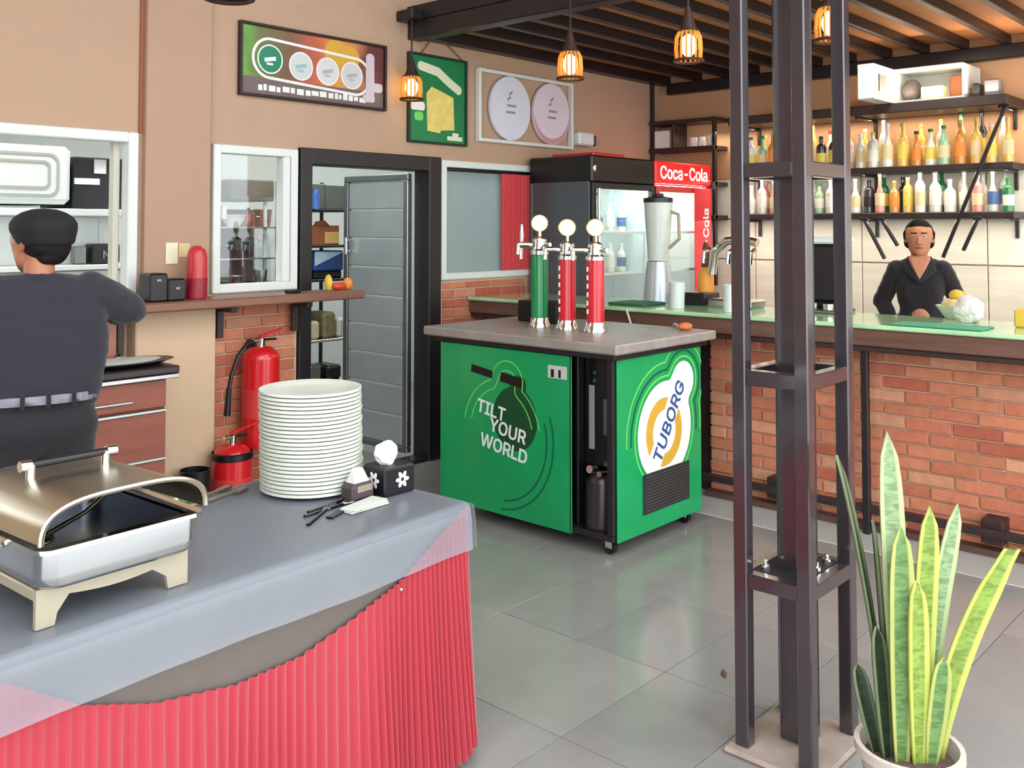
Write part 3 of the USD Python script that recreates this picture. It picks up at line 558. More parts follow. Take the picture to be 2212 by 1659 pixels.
part(t, 'tap_picture', pr_(rrect(0.07, 0.29, 0.03).union(affinity.translate(rrect(0.06, 0.05, 0.02), 0.06, -0.06)).union(affinity.translate(rrect(0.12, 0.05, 0.02), -0.01, -0.14)) if False else affinity.translate(rrect(0.07, 0.30, 0.03).union(affinity.translate(rrect(0.09, 0.06, 0.02), 0.06, -0.07)).union(affinity.translate(rrect(0.10, 0.05, 0.02), -0.01, -0.145)), 0.42, 0.0), 0.0016), mat('tap_pale', (206, 196, 206), 0.4))

t = thing('poster', 'tall green framed poster with a yellow mug, hanging from a thin cord', 'poster', (4.575, YW - 0.002, 2.486))
W2, H2 = 0.56, 0.62
for b in frame_bars(-W2 / 2, -H2 / 2, W2 / 2, H2 / 2, -0.03, 0, 0.015, 0.003): part(t, 'frame', b, mat('poster_frame_green', (18, 46, 34), 0.5))
part(t, 'print', rbox(-W2 / 2 + .014, -0.013, -H2 / 2 + .014, W2 / 2 - .014, -0.001, H2 / 2 - .014, 0.001), mat('poster_green', (18, 124, 74), 0.4, var=0.15, scale=3))
mug = Polygon([(-0.10, -0.22), (-0.11, 0.04), (-0.06, 0.09), (0.05, 0.06), (0.15, 0.03), (0.16, -0.20), (0.03, -0.21), (0.02, -0.23)])
part(t, 'mug_picture', face_mY(extr(mug, 0.001), (0, -0.0135, 0)), mat('mug_yellow', (232, 214, 120), 0.4, var=0.15, scale=14))
part(t, 'cup_picture', face_mY(extr(affinity.translate(rrect(0.13, 0.06, 0.02), -0.19, -0.055), 0.001), (0, -0.0135, 0)), WPRINT)
part(t, 'leaf_picture', face_mY(extr(affinity.translate(rrect(0.08, 0.06, 0.02), -0.18, -0.125), 0.001), (0, -0.0135, 0)), GREENL)
arc = LineString([(-0.16, 0.225), (0.0, 0.20), (0.10, 0.14), (0.20, 0.09)]).buffer(0.032)
part(t, 'headline', face_mY(extr(arc, 0.001), (0, -0.0135, 0)), mat('cream_print', (226, 232, 200), 0.4))
part(t, 'small_mark', face_mY(extr(sbox(0.09, -0.275, 0.24, -0.245).union(sbox(0.14, -0.245, 0.20, -0.22)), 0.001), (0, -0.0135, 0)), mat('cream_print', (226, 232, 200), 0.4))
part(t, 'hanging_cord', tube([(-0.16, -0.01, 0.31), (-0.04, -0.012, 0.445), (0.02, -0.012, 0.445), (0.30, -0.012, 0.28)], 0.004, 6), mat('brown_cord', (140, 88, 56), 0.7))

t = thing('wall_sign', 'white open frame holding two big white oval plaques', 'sign', (5.51, YW - 0.002, 2.495))
for b in frame_bars(-0.55, -0.27, 0.55, 0.27, -0.045, 0, 0.026, 0.004): part(t, 'frame', b, WHITE)
for k, (u, c) in enumerate(((-0.20, mat('oval_white', (224, 226, 240), 0.4)), (0.285, mat('oval_pink', (228, 216, 226), 0.4)))):
    ov = affinity.translate(affinity.scale(Point(0, 0).buffer(1, 32), 0.225, 0.242), u, 0.0)
    part(t, 'plaque', face_mY(extr(ov, 0.022), (0, -0.012, 0)), c, label='left white oval plaque' if k == 0 else 'right oval plaque with a pinkish lower edge')
    g = mat('plaque_grey', (150, 146, 164), 0.5); ms = []
    for q, (a, b) in enumerate(((0.0, 0.115), (-0.02, 0.075), (0.01, 0.02), (0.0, -0.03))):
        ms.append(affinity.rotate(sbox(u + a - (.05 if q > 1 else .022), b - .009, u + a + (.05 if q > 1 else .022), b + .009), 35 if q < 2 else 0))
    part(t, 'plaque_mark', face_mY(extr(unary_union(ms), 0.001), (0, -0.0345, 0)), g)
    if k: part(t, 'plaque_edge', face_mY(extr(ov.buffer(-0.004).difference(affinity.translate(ov, 0.0, 0.045)), 0.001), (0, -0.0343, 0)), mat('plaque_rose', (206, 150, 160), 0.5))
    part(t, 'standoff', box(u - 0.02, -0.013, -0.02, u + 0.02, 0, 0.02), WHITE)
t = thing('emergency_lamp', 'small white lamp box on the wall, right of the oval plaques', 'lamp', (6.19, YW - 0.002, 2.32))
part(t, 'body', rbox(-0.11, -0.09, -0.055, 0.09, 0, 0.055, 0.015), WHITE); part(t, 'side_cap', rbox(0.09, -0.085, -0.05, 0.125, 0, 0.035, 0.01), BLACKP)
t = thing('wall_notice', 'pale paper notices stuck on the pilaster above the ledge', 'notice', (2.615, YW - 0.0465, 1.455))
part(t, 'sheet', rbox(-0.07, -0.003, -0.055, 0.0, 0, 0.06, 0.0008), mat('paper_cream', (236, 232, 196), 0.8)); part(t, 'sheet', rbox(0.006, -0.003, -0.02, 0.07, 0, 0.055, 0.0008), mat('paper_tan', (224, 200, 150), 0.8, var=0.1, scale=40))

# curtain in the right window
th = np.linspace(0, 1, 61); pts = [(5.215 + 0.32 * s, YW - 0.012 + 0.009 * math.sin(s * 2 * math.pi * 9)) for s in th]
ring = [(x, y) for x, y in pts] + [(x, y + 0.004) for x, y in reversed(pts)]
cur = extr(Polygon(ring), 0.72); cur.apply_translation([0, -0.016, RZ0 + 0.052])
tagm('red_curtain', cur, mat('red_curtain', (206, 66, 70), 0.8), 'red pleated curtain hanging in the right window beside the cooler', 'curtain', smooth=40)

# ================================================================ LEDGE, DRAWERS, EXTINGUISHERS
t = thing('service_ledge', 'long brown wooden ledge running under the kitchen windows', 'ledge', (0, 0, 0))
part(t, 'board', rbox(-0.6, 4.58, 1.165, 3.71, YW - 0.05, 1.215, 0.008), WOODX)
for x in (2.86, 3.36): part(t, 'bracket', cat(rbox(x - .02, YW - 0.08, 0.98, x + .02, YW - 0.05, 1.164, .003), rbox(x - .02, 4.66, 1.13, x + .02, YW - 0.08, 1.164, .003)), DARKWOOD)
LZ = 1.2155
t = thing('card_terminal', 'black two-part box on the ledge, left half taller', 'device', (2.46, 4.70, LZ))
part(t, 'tall_body', rbox(-0.10, -0.06, 0, 0.0, 0.06, 0.145, 0.008), BLACKP); part(t, 'low_body', rbox(0.002, -0.06, 0, 0.10, 0.06, 0.115, 0.008), BLACKP)
for u, z in ((-0.05, 0.11), (0.055, 0.065)): part(t, 'mark', rbox(u - .012, -0.0615, z - .006, u + .012, -0.0595, z + .006, .0005), mat('mark_silver', (150, 150, 156), 0.4))
tagm('black_gadget', rbox(2.26, 4.66, LZ, 2.33, 4.72, LZ + 0.022, 0.006), BLACKP, 'small flat black thing on the ledge left of the two-part black box', 'gadget')
tagm('black_gadget', rbox(3.22, 4.66, LZ, 3.30, 4.72, LZ + 0.02, 0.006), BLACKP, 'small flat black thing on the ledge under the small window', 'gadget')
t = thing('canister', 'red round-topped canister standing on the ledge before the small window', 'canister', (2.655, 4.70, LZ))
part(t, 'body', lathe([(0, 0), (0.05, 0), (0.054, 0.008), (0.054, 0.22), (0.045, 0.26), (0.025, 0.28), (0, 0.285)], 22), mat('canister_red', (196, 46, 52), 0.35, coat=0.3), 40)
part(t, 'base_band', lathe([(0.0545, 0.004), (0.0555, 0.006), (0.0555, 0.11), (0.0545, 0.112)], 22), mat('canister_dark', (150, 26, 44), 0.4), 40)
for k, (x, z, w, h, c, lb) in enumerate(((3.60, LZ, 0.11, 0.055, mat('packet_red', (206, 70, 42), 0.4), 'red and orange food packet at the end of the ledge'), (3.52, LZ, 0.045, 0.10, mat('packet_yellow', (226, 196, 70), 0.4), 'small yellow packet standing on the ledge in the doorway'), (3.665, LZ, 0.07, 0.075, mat('packet_orange', (222, 140, 64), 0.5, var=0.3, scale=40), 'orange packet at the very tip of the ledge'))):
    tagm('packet', moved(ball((0, 0, 0), (w / 2, 0.03, h / 2), 2), (x, 4.70, z + h / 2 - 0.002)), c, lb, 'packet', smooth=True)
t = thing('drawer_unit', 'red-brown wooden drawer cabinet with pale metal edges under the ledge', 'cabinet', (0, 0, 0))
DXR, DY = 2.292, 4.32
part(t, 'body', rbox(0.6, DY + 0.02, 0.06, DXR, YW - 0.11, 0.90, 0.004), CABWOOD)
part(t, 'countertop', rbox(0.58, DY - 0.03, 0.90, DXR + 0.05, YW - 0.11, 0.935, 0.006), mat('counter_dark', (58, 46, 46), 0.3))
part(t, 'edge_strip', rbox(0.58, DY - 0.034, 0.878, DXR + 0.045, DY + 0.018, 0.899, 0.003), STEEL)
part(t, 'plinth', rbox(0.62, DY + 0.05, 0, DXR - 0.02, YW - 0.14, 0.06), BLACKP)
for k, x1 in enumerate((DXR - 0.004, DXR - 0.57, DXR - 1.13)):
    for z0, z1 in ((0.742, 0.872), (0.50, 0.722), (0.08, 0.495)):
        dr = part(t, 'drawer', rbox(x1 - 0.555, DY, z0, x1, DY + 0.02, z1, 0.004), CABWOOD)
        if z0 < 0.73: part(dr, 'metal_edge', rbox(x1 - 0.555, DY - 0.012, z1 - 0.001, x1, DY + 0.004, z1 + 0.013, 0.002), STEEL)
        else: part(dr, 'handle', rbox(x1 - 0.36, DY - 0.014, 0.778, x1 - 0.17, DY - 0.002, 0.79, 0.003), STEEL)
part(t, 'splash_panel', rbox(1.2, YW - 0.13, 0.936, 2.245, YW - 0.112, 1.13, 0.004), mat('splash_wood', (166, 108, 88), 0.4, var=0.1, scale=4))
part(t, 'end_post', rbox(2.25, YW - 0.13, 0.936, 2.285, YW - 0.112, 1.163, 0.004), DARKWOOD)
t = thing('serving_tray', 'oval black serving tray with a white inside on the drawer cabinet', 'tray', (2.12, 4.46, 0.9365))
ov = lambda rx, ry, z: [(rx * math.cos(a), ry * math.sin(a), z) for a in np.linspace(0, 2 * math.pi, 36, endpoint=False)]
part(t, 'dish', hull(ov(0.20, 0.10, 0) + ov(0.27, 0.15, 0.022)), BLACKP); part(t, 'inside', hull(ov(0.20, 0.11, 0.0222) + ov(0.205, 0.112, 0.026)), WHITE)
tagm('metal_lid', lathe([(0, 0), (0.035, 0), (0.03, 0.02), (0.01, 0.032), (0, 0.032)], 14, (2.21, 4.66, 0.9365)), STEEL, 'small steel lid behind the oval black tray', 'lid', smooth=40)

def extinguisher(name, label, loc, r, h, hose, wall):
    t = thing(name, label, 'fire extinguisher', loc)
    part(t, 'body', lathe([(0, 0), (r * .94, 0), (r, 0.01), (r, h - .07), (r * .9, h - .035), (r * .6, h - .008), (r * .3, h), (0, h)], 26), mat('extinguisher_red', (212, 30, 36), 0.25, coat=0.4), 40)
    part(t, 'valve', cat(cyl((0, 0, h - 0.005), (0, 0, h + 0.045), 0.022), cyl((0, 0, h + 0.035), (-0.05, 0, h + 0.035), 0.013)), CHROME, 40)
    part(t, 'lever', hull([(-0.01, -0.012, h + 0.05), (-0.01, 0.012, h + 0.05), (-0.01, 0.012, h + 0.062), (-0.01, -0.012, h + 0.062), (0.14, -0.008, h + 0.085), (0.14, 0.008, h + 0.085), (0.14, 0.008, h + 0.095), (0.14, -0.008, h + 0.095)]), RED)
    part(t, 'carry_handle', hull([(0, -0.01, h + 0.03), (0, 0.01, h + 0.03), (0, 0, h + 0.042), (0.10, -0.008, h + 0.028), (0.10, 0.008, h + 0.028), (0.10, 0, h + 0.04)]), BLACKP)
    if hose:
        part(t, 'hose', tube([(-0.045, 0, h + 0.03), (-0.10, -0.01, h + 0.02), (-0.16, -0.02, h - 0.04), (-0.20, -0.02, h - 0.14), (-0.215, -0.02, h - 0.22)], 0.011), BLACKP, 40)
        part(t, 'nozzle', cyl((-0.215, -0.02, h - 0.21), (-0.225, -0.02, h - 0.36), 0.014, 0.019), BLACKP, 40)
    part(t, 'label', lathe([(r * 1.004, h * .30), (r * 1.01, h * .305), (r * 1.01, h * .58), (r * 1.004, h * .585)], 26), mat('extinguisher_label', (214, 60, 58), 0.4), 40)
    if wall: part(t, 'wall_hook', rbox(-0.02, r * 0.7, h - 0.03, 0.02, YW - 0.014 - loc[1], h + 0.03, 0.004), BLACK)
    return t
extinguisher('fire_extinguisher', 'red fire extinguisher with black hose hanging on the brick beside the doorway', (3.085, 4.745, 0.36), 0.105, 0.56, True, True)
e2 = extinguisher('fire_extinguisher', 'second red fire extinguisher standing on the floor left of the plates, below the hanging one', (2.855, 4.66, 0.0), 0.105, 0.42, False, False)
part(e2, 'strap', lathe([(0.106, 0.34), (0.112, 0.345), (0.112, 0.375), (0.106, 0.38)], 26), BLACKP, 40)
tagm('black_bin', lathe([(0, 0), (0.065, 0), (0.08, 0.32), (0.074, 0.32), (0.06, 0.01), (0, 0.01)], 18, (2.635, 4.66, 0.0)), BLACKP, 'black bin on the floor left of the lower fire extinguisher', 'bin', smooth=40)

# ================================================================ KITCHEN seen through hatch, window and door
t = thing('range_hood', 'white rounded hood panel seen through the serving hatch', 'hood', (0, 0, 0))
part(t, 'housing', rbox(1.25, 5.86, 1.735, 2.475, 6.5, 2.085, 0.03), KWHITE)
ring = rrect(1.06, 0.26, 0.06).difference(rrect(1.03, 0.23, 0.05)).union(rrect(0.96, 0.17, 0.04).difference(rrect(0.93, 0.14, 0.03)))
part(t, 'front_groove', face_mY(extr(ring, 0.004), (1.87, 5.858, 1.91)), mat('groove_grey', (168, 178, 172), 0.5))
t = thing('kitchen_shelf', 'long white shelf across the serving hatch under the hood', 'shelf', (0, 0, 0))
part(t, 'board', rbox(1.02, 5.84, 1.665, 2.84, 6.5, 1.71, 0.005), KWHITE)
for x in (1.08, 2.79): part(t, 'bracket', rbox(x, 6.3, 1.60, x + 0.03, 6.5, 1.664, 0.003), STEELD)
t = thing('oven', 'black oven standing on the kitchen shelf behind the hood', 'oven', (0, 0, 0))
part(t, 'body', rbox(2.50, 5.90, 1.7105, 2.83, 6.4, 2.03, 0.01), BLACKP)
part(t, 'vent', rbox(2.50, 5.885, 1.86, 2.66, 5.899, 1.90, 0.003), STEEL); part(t, 'panel', rbox(2.62, 5.885, 1.93, 2.70, 5.899, 2.02, 0.003), STEEL)
tagm('vent_duct', rbox(1.60, 6.0, 2.0855, 2.05, 6.4, 2.30, 0.02), mat('duct_grey', (128, 132, 134), 0.4, metal=0.5), 'grey duct on top of the white hood', 'duct')
t = thing('paper_dispenser', 'black paper dispenser with pale emblem on the kitchen tiles, in the hatch corner', 'dispenser', (2.71, 5.945, 1.37))
part(t, 'body', rbox(-0.09, -0.06, 0, 0.085, 0.06, 0.125, 0.01), BLACKP)
part(t, 'mark', face_mY(extr(LineString([(-.02, 0.025), (-.02, .07), (0.01, .03), (0.03, .055)]).buffer(.004), 0.002), (0, -0.061, 0.01)), mat('mark_silver', (150, 150, 156), 0.4))
tagm('steel_canister', rbox(2.53, 5.91, 1.37, 2.60, 6.0, 1.48, 0.01), STEELD, 'grey steel canister left of the black paper dispenser', 'canister')
t = thing('kitchen_counter', 'white kitchen counter below the serving hatch with tiled splash wall', 'counter', (0, 0, 0))
part(t, 'cabinet', rbox(1.02, 5.90, 0, 2.93, 6.5, 1.33, 0.004), KWHITE); part(t, 'worktop', rbox(1.02, 5.86, 1.335, 2.95, 6.5, 1.368, 0.005), TILEW)
for k in range(12): part(t, 'tile', rbox(1.03 + 0.155 * k, 6.06, 1.369, 1.183 + 0.155 * k, 6.07, 1.662, 0.003), TILEW)
# steel rack with pots behind the small window
t = thing('pot_rack', 'steel kitchen rack behind the small window', 'rack', (0, 0, 0))
for x in (3.55, 4.26): part(t, 'post', rbox(x - .012, 6.50, 0, x + .012, 6.524, 1.80, .003), KWHITE if x > 4 else STEELD)
part(t, 'back_panel', rbox(3.35, 6.82, 0.9, 4.36, 6.835, 1.74, .002), mat('rack_back', (110, 114, 114), .4, metal=.5, var=.2, scale=9))
for z in (1.36, 1.60): part(t, 'shelf', rbox(3.4, 6.42, z - 0.012, 4.30, 6.80, z, 0.003), STEEL)
tagm('kitchen_hood', rbox(3.93, 6.46, 1.80, 4.31, 6.95, 1.965, 0.01), mat('hood_grey', (112, 112, 108), 0.4, metal=0.4, var=0.1), 'dark grey hood box above the pots behind the small window', 'hood')
tagm('wall_panel', rbox(3.62, 6.60, 1.77, 3.90, 6.66, 2.02, 0.006), mat('panel_blue', (176, 198, 202), 0.5), 'pale blue panel at the upper left behind the small window', 'panel')
def bowl(label, x, y, z, r, h, m): return tagm('bowl', lathe([(0, 0), (r * .5, 0), (r, h), (r * .94, h), (r * .46, .008), (0, .008)], 18, (x, y, z + .0005)), m, label, 'bowl', smooth=40)
bowl('white bowl on the top rack shelf behind the small window', 4.0, 6.55, 1.60, 0.095, 0.07, CERAMIC)
bowl('white bowl stacked inside the other bowl on the rack', 4.0, 6.55, 1.625, 0.10, 0.07, CERAMIC)
def pot(label, x, y, z, r, h, m):
    t = thing('pot', label, 'pot', (x, y, z + .0005)); part(t, 'body', lathe([(0, 0), (r * .92, 0), (r, .01), (r, h), (r * .95, h), (r * .94, .012), (0, .012)], 20), m, 40)
    part(t, 'lid', lathe([(0, h), (r * 1.02, h), (r * .9, h + .02), (0, h + .03)], 20), m, 40); part(t, 'knob', ball((0, 0, h + .038), .014), BLACKP)
    for s in (-1, 1): part(t, 'handle', tube([(s * r, -.03, h * .8), (s * (r + .03), -.03, h * .8), (s * (r + .03), .03, h * .8), (s * r, .03, h * .8)], .006, 6), STEEL)
COPPER = mat('copper', (150, 84, 62), 0.35, metal=0.6, var=0.1)
pot('copper pot on the rack shelf, right of the white bowl', 4.18, 6.63, 1.60, 0.055, 0.10, COPPER)
pot('black pot on the lower rack shelf behind the small window', 4.05, 6.56, 1.36, 0.09, 0.12, BLACKP)
pot('steel pot on the lower rack shelf at the left', 3.80, 6.56, 1.36, 0.08, 0.13, STEEL)
tagm('copper_pan', lathe([(0, 0), (.06, 0), (.075, .14), (.07, .14), (.055, .01), (0, .01)], 18, (4.36, 6.70, 1.60)), COPPER, 'tall copper vessel behind the white rack post', 'pan', smooth=40)
t = thing('stove', 'steel stove with dark top under the pot rack', 'stove', (0, 0, 0))
part(t, 'body', rbox(3.3, 6.0, 0, 4.25, 6.40, 1.16, .01), STEELD); part(t, 'grate', cat([rbox(3.34 + .11 * k, 6.02, 1.161, 3.36 + .11 * k, 6.38, 1.19, .003) for k in range(8)]), BLACK)
part(t, 'hob', rbox(3.3, 5.98, 1.155, 4.25, 6.0, 1.20, .003), BLACK)
for k in range(5): part(t, 'knob', cyl((3.4 + .17 * k, 5.999, 1.08), (3.4 + .17 * k, 5.97, 1.08), .022, n=12), BLACKP)
for k, (x, r, h) in enumerate(((3.62, .06, .07), (3.82, .07, .05), (4.02, .05, .09))):
    tagm('saucepan', lathe([(0, 0), (r * .9, 0), (r, h), (r * .94, h), (r * .85, .008), (0, .008)], 18, (x, 6.2, 1.191)), STEEL, 'steel saucepan on the stove, %s from the left' % ORD[k], 'pan', 'saucepans on the stove', smooth=40)
# doorway
t = thing('storage_rack', 'dark metal storage rack seen through the doorway', 'rack', (0, 0, 0))
for x in (4.28, 4.70):
    for y in (6.0, 6.36): part(t, 'post', rbox(x - .012, y, 0, x + .012, y + .024, 1.96, .003), BLACK)
for z in (0.42, 0.74, 1.20, 1.46, 1.735): part(t, 'shelf', rbox(4.28, 5.99, z - .02, 4.70, 6.39, z, .003), BLACK if z > .8 else STEEL)
tagm('grey_cabinet', cat(rbox(4.33, 6.0, 1.7355, 4.46, 6.34, 1.93, .006), rbox(4.465, 6.0, 1.7355, 4.685, 6.34, 1.925, .006)), mat('cabinet_grey', (108, 118, 112), 0.5), 'grey-green cabinet on the top shelf of the storage rack', 'cabinet')
tagm('blue_bottle', lathe([(0, 0), (.03, 0), (.03, .11), (.012, .14), (.012, .16), (0, .16)], 14, (4.345, 5.965, 1.7355)), mat('blue_plastic', (70, 120, 200), 0.3), 'small blue bottle at the left of the grey cabinet', 'bottle', smooth=40)
t = thing('cardboard_box', 'open brown cardboard box with tan flap on the storage rack', 'box', (4.49, 6.15, 1.4605))
part(t, 'body', rbox(-.13, -.13, 0, .12, .13, .15, .004), CARDB); part(t, 'label_face', rbox(-.02, -.135, .01, .115, -.1305, .10, .001), mat('flap_tan', (222, 176, 104), .7)); part(t, 'flap', hull([(-.13, -.14, .15), (.02, -.14, .15), (-.05, -.17, .19), (-.13, -.16, .18), (-.13, -.13, .145), (.02, -.13, .145)]), CARDB)
t = thing('drink_pack', 'blue and white pack on the storage rack below the cardboard box', 'pack', (4.51, 6.15, 1.2005))
part(t, 'body', rbox(-.14, -.14, .06, .14, .12, .215, .012), mat('pack_blue', (36, 70, 132), .35)); part(t, 'band', hull([(-.138, -.143, .10), (.136, -.143, .205), (-.138, -.143, .21), (-.138, -.1395, .10), (.136, -.1395, .205), (-.138, -.1395, .21)]), mat('pack_pale', (168, 196, 214), .4)); part(t, 'base', rbox(-.13, -.13, 0, .13, .11, .06, .01), BLACKP)
for k, (x, z, w, h, c, lb) in enumerate(((4.39, .7405, .10, .14, mat('bag_cream', (196, 184, 150), .7, var=.2, scale=30), 'cream food bag on the lower rack shelf, left'), (4.53, .7405, .12, .20, mat('bag_olive', (122, 112, 82), .7, var=.3, scale=30), 'olive food bag on the lower rack shelf, middle'), (4.64, .7405, .07, .15, CERAMIC, 'white tub on the lower rack shelf, right'), (4.40, .4205, .12, .13, STEELD, 'grey tin on the bottom rack shelf, left'), (4.58, .4205, .14, .11, BLACKP, 'black crate on the bottom rack shelf, right'))):
    tagm('rack_goods', rbox(x - w / 2, 6.02, z, x + w / 2, 6.25, z + h, .02), c, lb, ('bag', 'bag', 'tub', 'tin', 'crate')[k])

# ================================================================ BEER CART
CX0, CX1, CY0, CY1 = 3.77, 4.56, 2.77, 3.97
t = cart = thing('beer_cart', 'green beer-dispensing cart on casters with a grey wooden top', 'cart', (4.165, 3.37, 0.0))
ox, oy = -4.165, -3.37
L = lambda x, y, z: (x + ox, y + oy, z)
def cb(x0, y0, z0, x1, y1, z1, b=.004): return rbox(x0 + ox, y0 + oy, z0, x1 + ox, y1 + oy, z1, b)
CTOP = mat('cart_top', (150, 142, 134), 0.4, var=0.25, scale=5, stretch=(4, 1, 1))
part(t, 'countertop', cb(3.705, 2.70, 0.985, 4.63, 4.06, 1.035, .008), CTOP)
part(t, 'top_edge', cb(3.74, 2.735, 0.955, 4.60, 4.03, 0.985, .004), BLACK)
part(t, 'frame_base', cb(CX0, CY0, 0.075, CX1, CY1, 0.105), BLACK)
for x, y in ((CX0, CY0), (CX1 - .04, CY0), (CX0, CY1 - .04), (CX1 - .04, CY1 - .04)): part(t, 'corner_post', cb(x, y, .105, x + .04, y + .04, .955), BLACK)
part(t, 'inner_wall', cat(cb(CX0 + .045, 3.02, .105, CX1 - .045, 3.04, .955, .003), cb(CX0 + .35, CY0 + .045, .105, CX0 + .37, 3.02, .955, .003)), BLACKP)
gp = part(t, 'side_panel', cb(CX0 - .012, 3.02, .07, CX0 - .001, CY1, .95, .003), GREEN, label='green side panel with white slogan and bottle outlines')
part(t, 'seam', cb(CX0 - .0135, 3.02, .07, CX0 - .0125, 3.028, .95, .0003), GREEND)
part(t, 'end_panel', cb(CX0 + .022, CY0 - .012, .07, CX1, CY0 - .001, .95, .003), GREEN, label='green end panel with a white bottle-shaped emblem')
part(t, 'back_panel', cb(CX0, CY1, .105, CX1, CY1 + .01, .95, .003), GREEND); part(t, 'far_panel', cb(CX1, CY0, .105, CX1 + .01, CY1, .95, .003), GREEND)
# bottle outlines on the side panel; u runs to the right (towards -Y), v up
def bottle_shape(s=1.0, off=0.0):
    big = affinity.scale(Point(0, -0.04).buffer(1, 40), 0.25, 0.27); neck = LineString([(0.0, 0.15), (0.045, 0.245)]).buffer(0.085)
    return big.union(neck).buffer(0.03).buffer(-0.03).buffer(off)
SC = (CX0 - .0125 + ox, 3.50 + oy, 0.53)
cl = sbox(-0.465, -0.44, 0.47, 0.41)
def on_side(poly, d=.0012, lift=0.0): return face_mX(extr(poly.intersection(cl), d), (SC[0] - lift, SC[1], SC[2]))
part(t, 'dark_print', on_side(affinity.translate(affinity.scale(bottle_shape(), .62, .62), 0.10, 0.08), .0006), GREEND)
for k, (o, w, m) in enumerate(((-.02, .007, GREENL), (.03, .007, GREENL), (.075, .009, GREENM), (.12, .009, GREENM))):
    sh = bottle_shape(off=o); r_ = sh.difference(sh.buffer(-w)); r_ = r_.intersection(sbox(-.6, 0.02, .7, .6)) if k < 2 else r_.intersection(Polygon([(-.1, -.6), (.7, -.6), (.7, .5), (.25, .0)]))
    part(t, 'outline', on_side(r_, .0012), m)
part(t, 'handle_slot', on_side(affinity.rotate(sbox(-0.22, 0.265, -0.06, 0.305), -8).union(affinity.rotate(sbox(0.0, 0.235, 0.15, 0.285), -8)), .002, .001), BLACKP)
def slogan(w, h, u, v):
    m = text(w, h, .002); m.apply_transform(trimesh.transformations.rotation_matrix(math.radians(-9), [0, 0, 1])); m.apply_translation([u, v, 0]); return face_mX(m, (SC[0] - .001, SC[1], SC[2]))
for w, u, v in (('TILT', -0.07, 0.085), ('YOUR', 0.05, -0.01), ('WORLD', 0.02, -0.105)): part(t, 'slogan', slogan(w, .068, u, v), WPRINT)
part(t, 'sticker', on_side(sbox(.33, .30, .455, .365), .001), mat('sticker_grey', (196, 200, 196), .5)); part(t, 'sticker_mark', on_side(sbox(.35, .305, .37, .345), .0016), BLACKP); part(t, 'sticker_mark', on_side(sbox(.40, .305, .415, .345), .0016), BLACKP)
# emblem on the end panel; u to the right (+X)
EC = (4.185 + ox, CY0 - .0125 + oy, 0.56)
cl2 = sbox(-.385, -.48, .375, .385)
def on_end(poly, d=.0012, lift=0.0): return face_mY(extr(poly.intersection(cl2), d), (EC[0], EC[1] - lift, EC[2]))
def emb(off=0.0):
    e = affinity.rotate(affinity.scale(Point(0, 0).buffer(1, 40), .245, .255), -20, origin=(0, 0)); e = affinity.translate(e, .02, -.01)
    nk = LineString([(.12, .14), (.19, .225)]).buffer(.105); return e.union(nk).buffer(.04).buffer(-.04).buffer(off)
for o, w, m in ((.03, .010, GREENL), (.062, .012, GREENM), (.10, .009, GREENL)):
    sh = emb(o); part(t, 'emblem_outline', on_end(sh.difference(sh.buffer(-w)).intersection(sbox(-.39, -.05 if o > .05 else -.3, .39, .39))), m)
part(t, 'emblem', on_end(emb(), .0016), WPRINT)
ringp = affinity.translate(affinity.scale(Point(0, 0).buffer(1, 40), .165, .175), .01, -.015); ringi = affinity.translate(affinity.scale(Point(0, 0).buffer(1, 40), .105, .112), .01, -.015)
band = affinity.rotate(sbox(-.4, -.06, .4, .06), 58, origin=(.02, 0))
part(t, 'emblem_ring', on_end(ringp.difference(ringi).difference(band), .0006, .0016), YPRINT)
m = text('TUBORG', .078, .0014); m.apply_transform(trimesh.transformations.rotation_matrix(math.radians(58), [0, 0, 1])); m.apply_translation([.055, .035, 0])
part(t, 'emblem_lettering', face_mY(m, (EC[0], EC[1] - .0016, EC[2])), BPRINT)
part(t, 'vent_grille', cb(4.00, CY0 - .018, .16, 4.43, CY0 - .0125, .36, .003), mat('grille_dark', (44, 44, 44), .5))
for k in range(12): part(t, 'vent_slat', cb(4.012, CY0 - .022, .172 + .0152 * k, 4.418, CY0 - .0182, .179 + .0152 * k, .001), mat('grille_slat', (66, 64, 62), .5))
# open service bay on the side
part(t, 'bay_panel', cb(CX0 + .10, 2.815, .40, CX0 + .12, 3.015, .95, .003), BLACKP)
part(t, 'warning_label', cb(CX0 + .094, 2.955, .48, CX0 + .099, 2.99, .80, .001), mat('label_silver', (150, 152, 156), .5)); part(t, 'warning_label', cb(CX0 + .095, 2.86, .56, CX0 + .0992, 2.90, .74, .001), mat('label_dim', (88, 86, 90), .5))
for z in (.86, .90): part(t, 'gauge', cyl(L(CX0 + .09, 2.97, z - .04), L(CX0 + .10, 2.97, z - .04), .014, n=12), CHROME)
part(t, 'gas_cylinder', lathe([(0, .106), (.08, .106), (.083, .12), (.083, .33), (.05, .37), (.02, .38), (0, .38)], 22, L(CX0 + .10, 2.915, 0)), mat('cylinder_dark', (70, 64, 66), .3, metal=.6), 40)
part(t, 'regulator', cat(cyl(L(CX0 + .07, 2.93, .39), L(CX0 + .02, 2.93, .40), .02, n=12), cyl(L(CX0 + .07, 2.87, .38), L(CX0 + .02, 2.87, .385), .014, n=12)), CHROME)
for x, y in ((CX0 + .06, CY0 + .06), (CX1 - .06, CY0 + .06), (CX0 + .06, CY1 - .08), (CX1 - .06, CY1 - .08)):
    c = part(t, 'caster', cyl(L(x - .014, y, .034), L(x + .014, y, .034), .034, n=16), BLACKP); part(c, 'fork', cat(cb(x - .022, y - .02, .03, x - .016, y + .02, .075, .002), cb(x + .016, y - .02, .03, x + .022, y + .02, .075, .002)), CHROME)
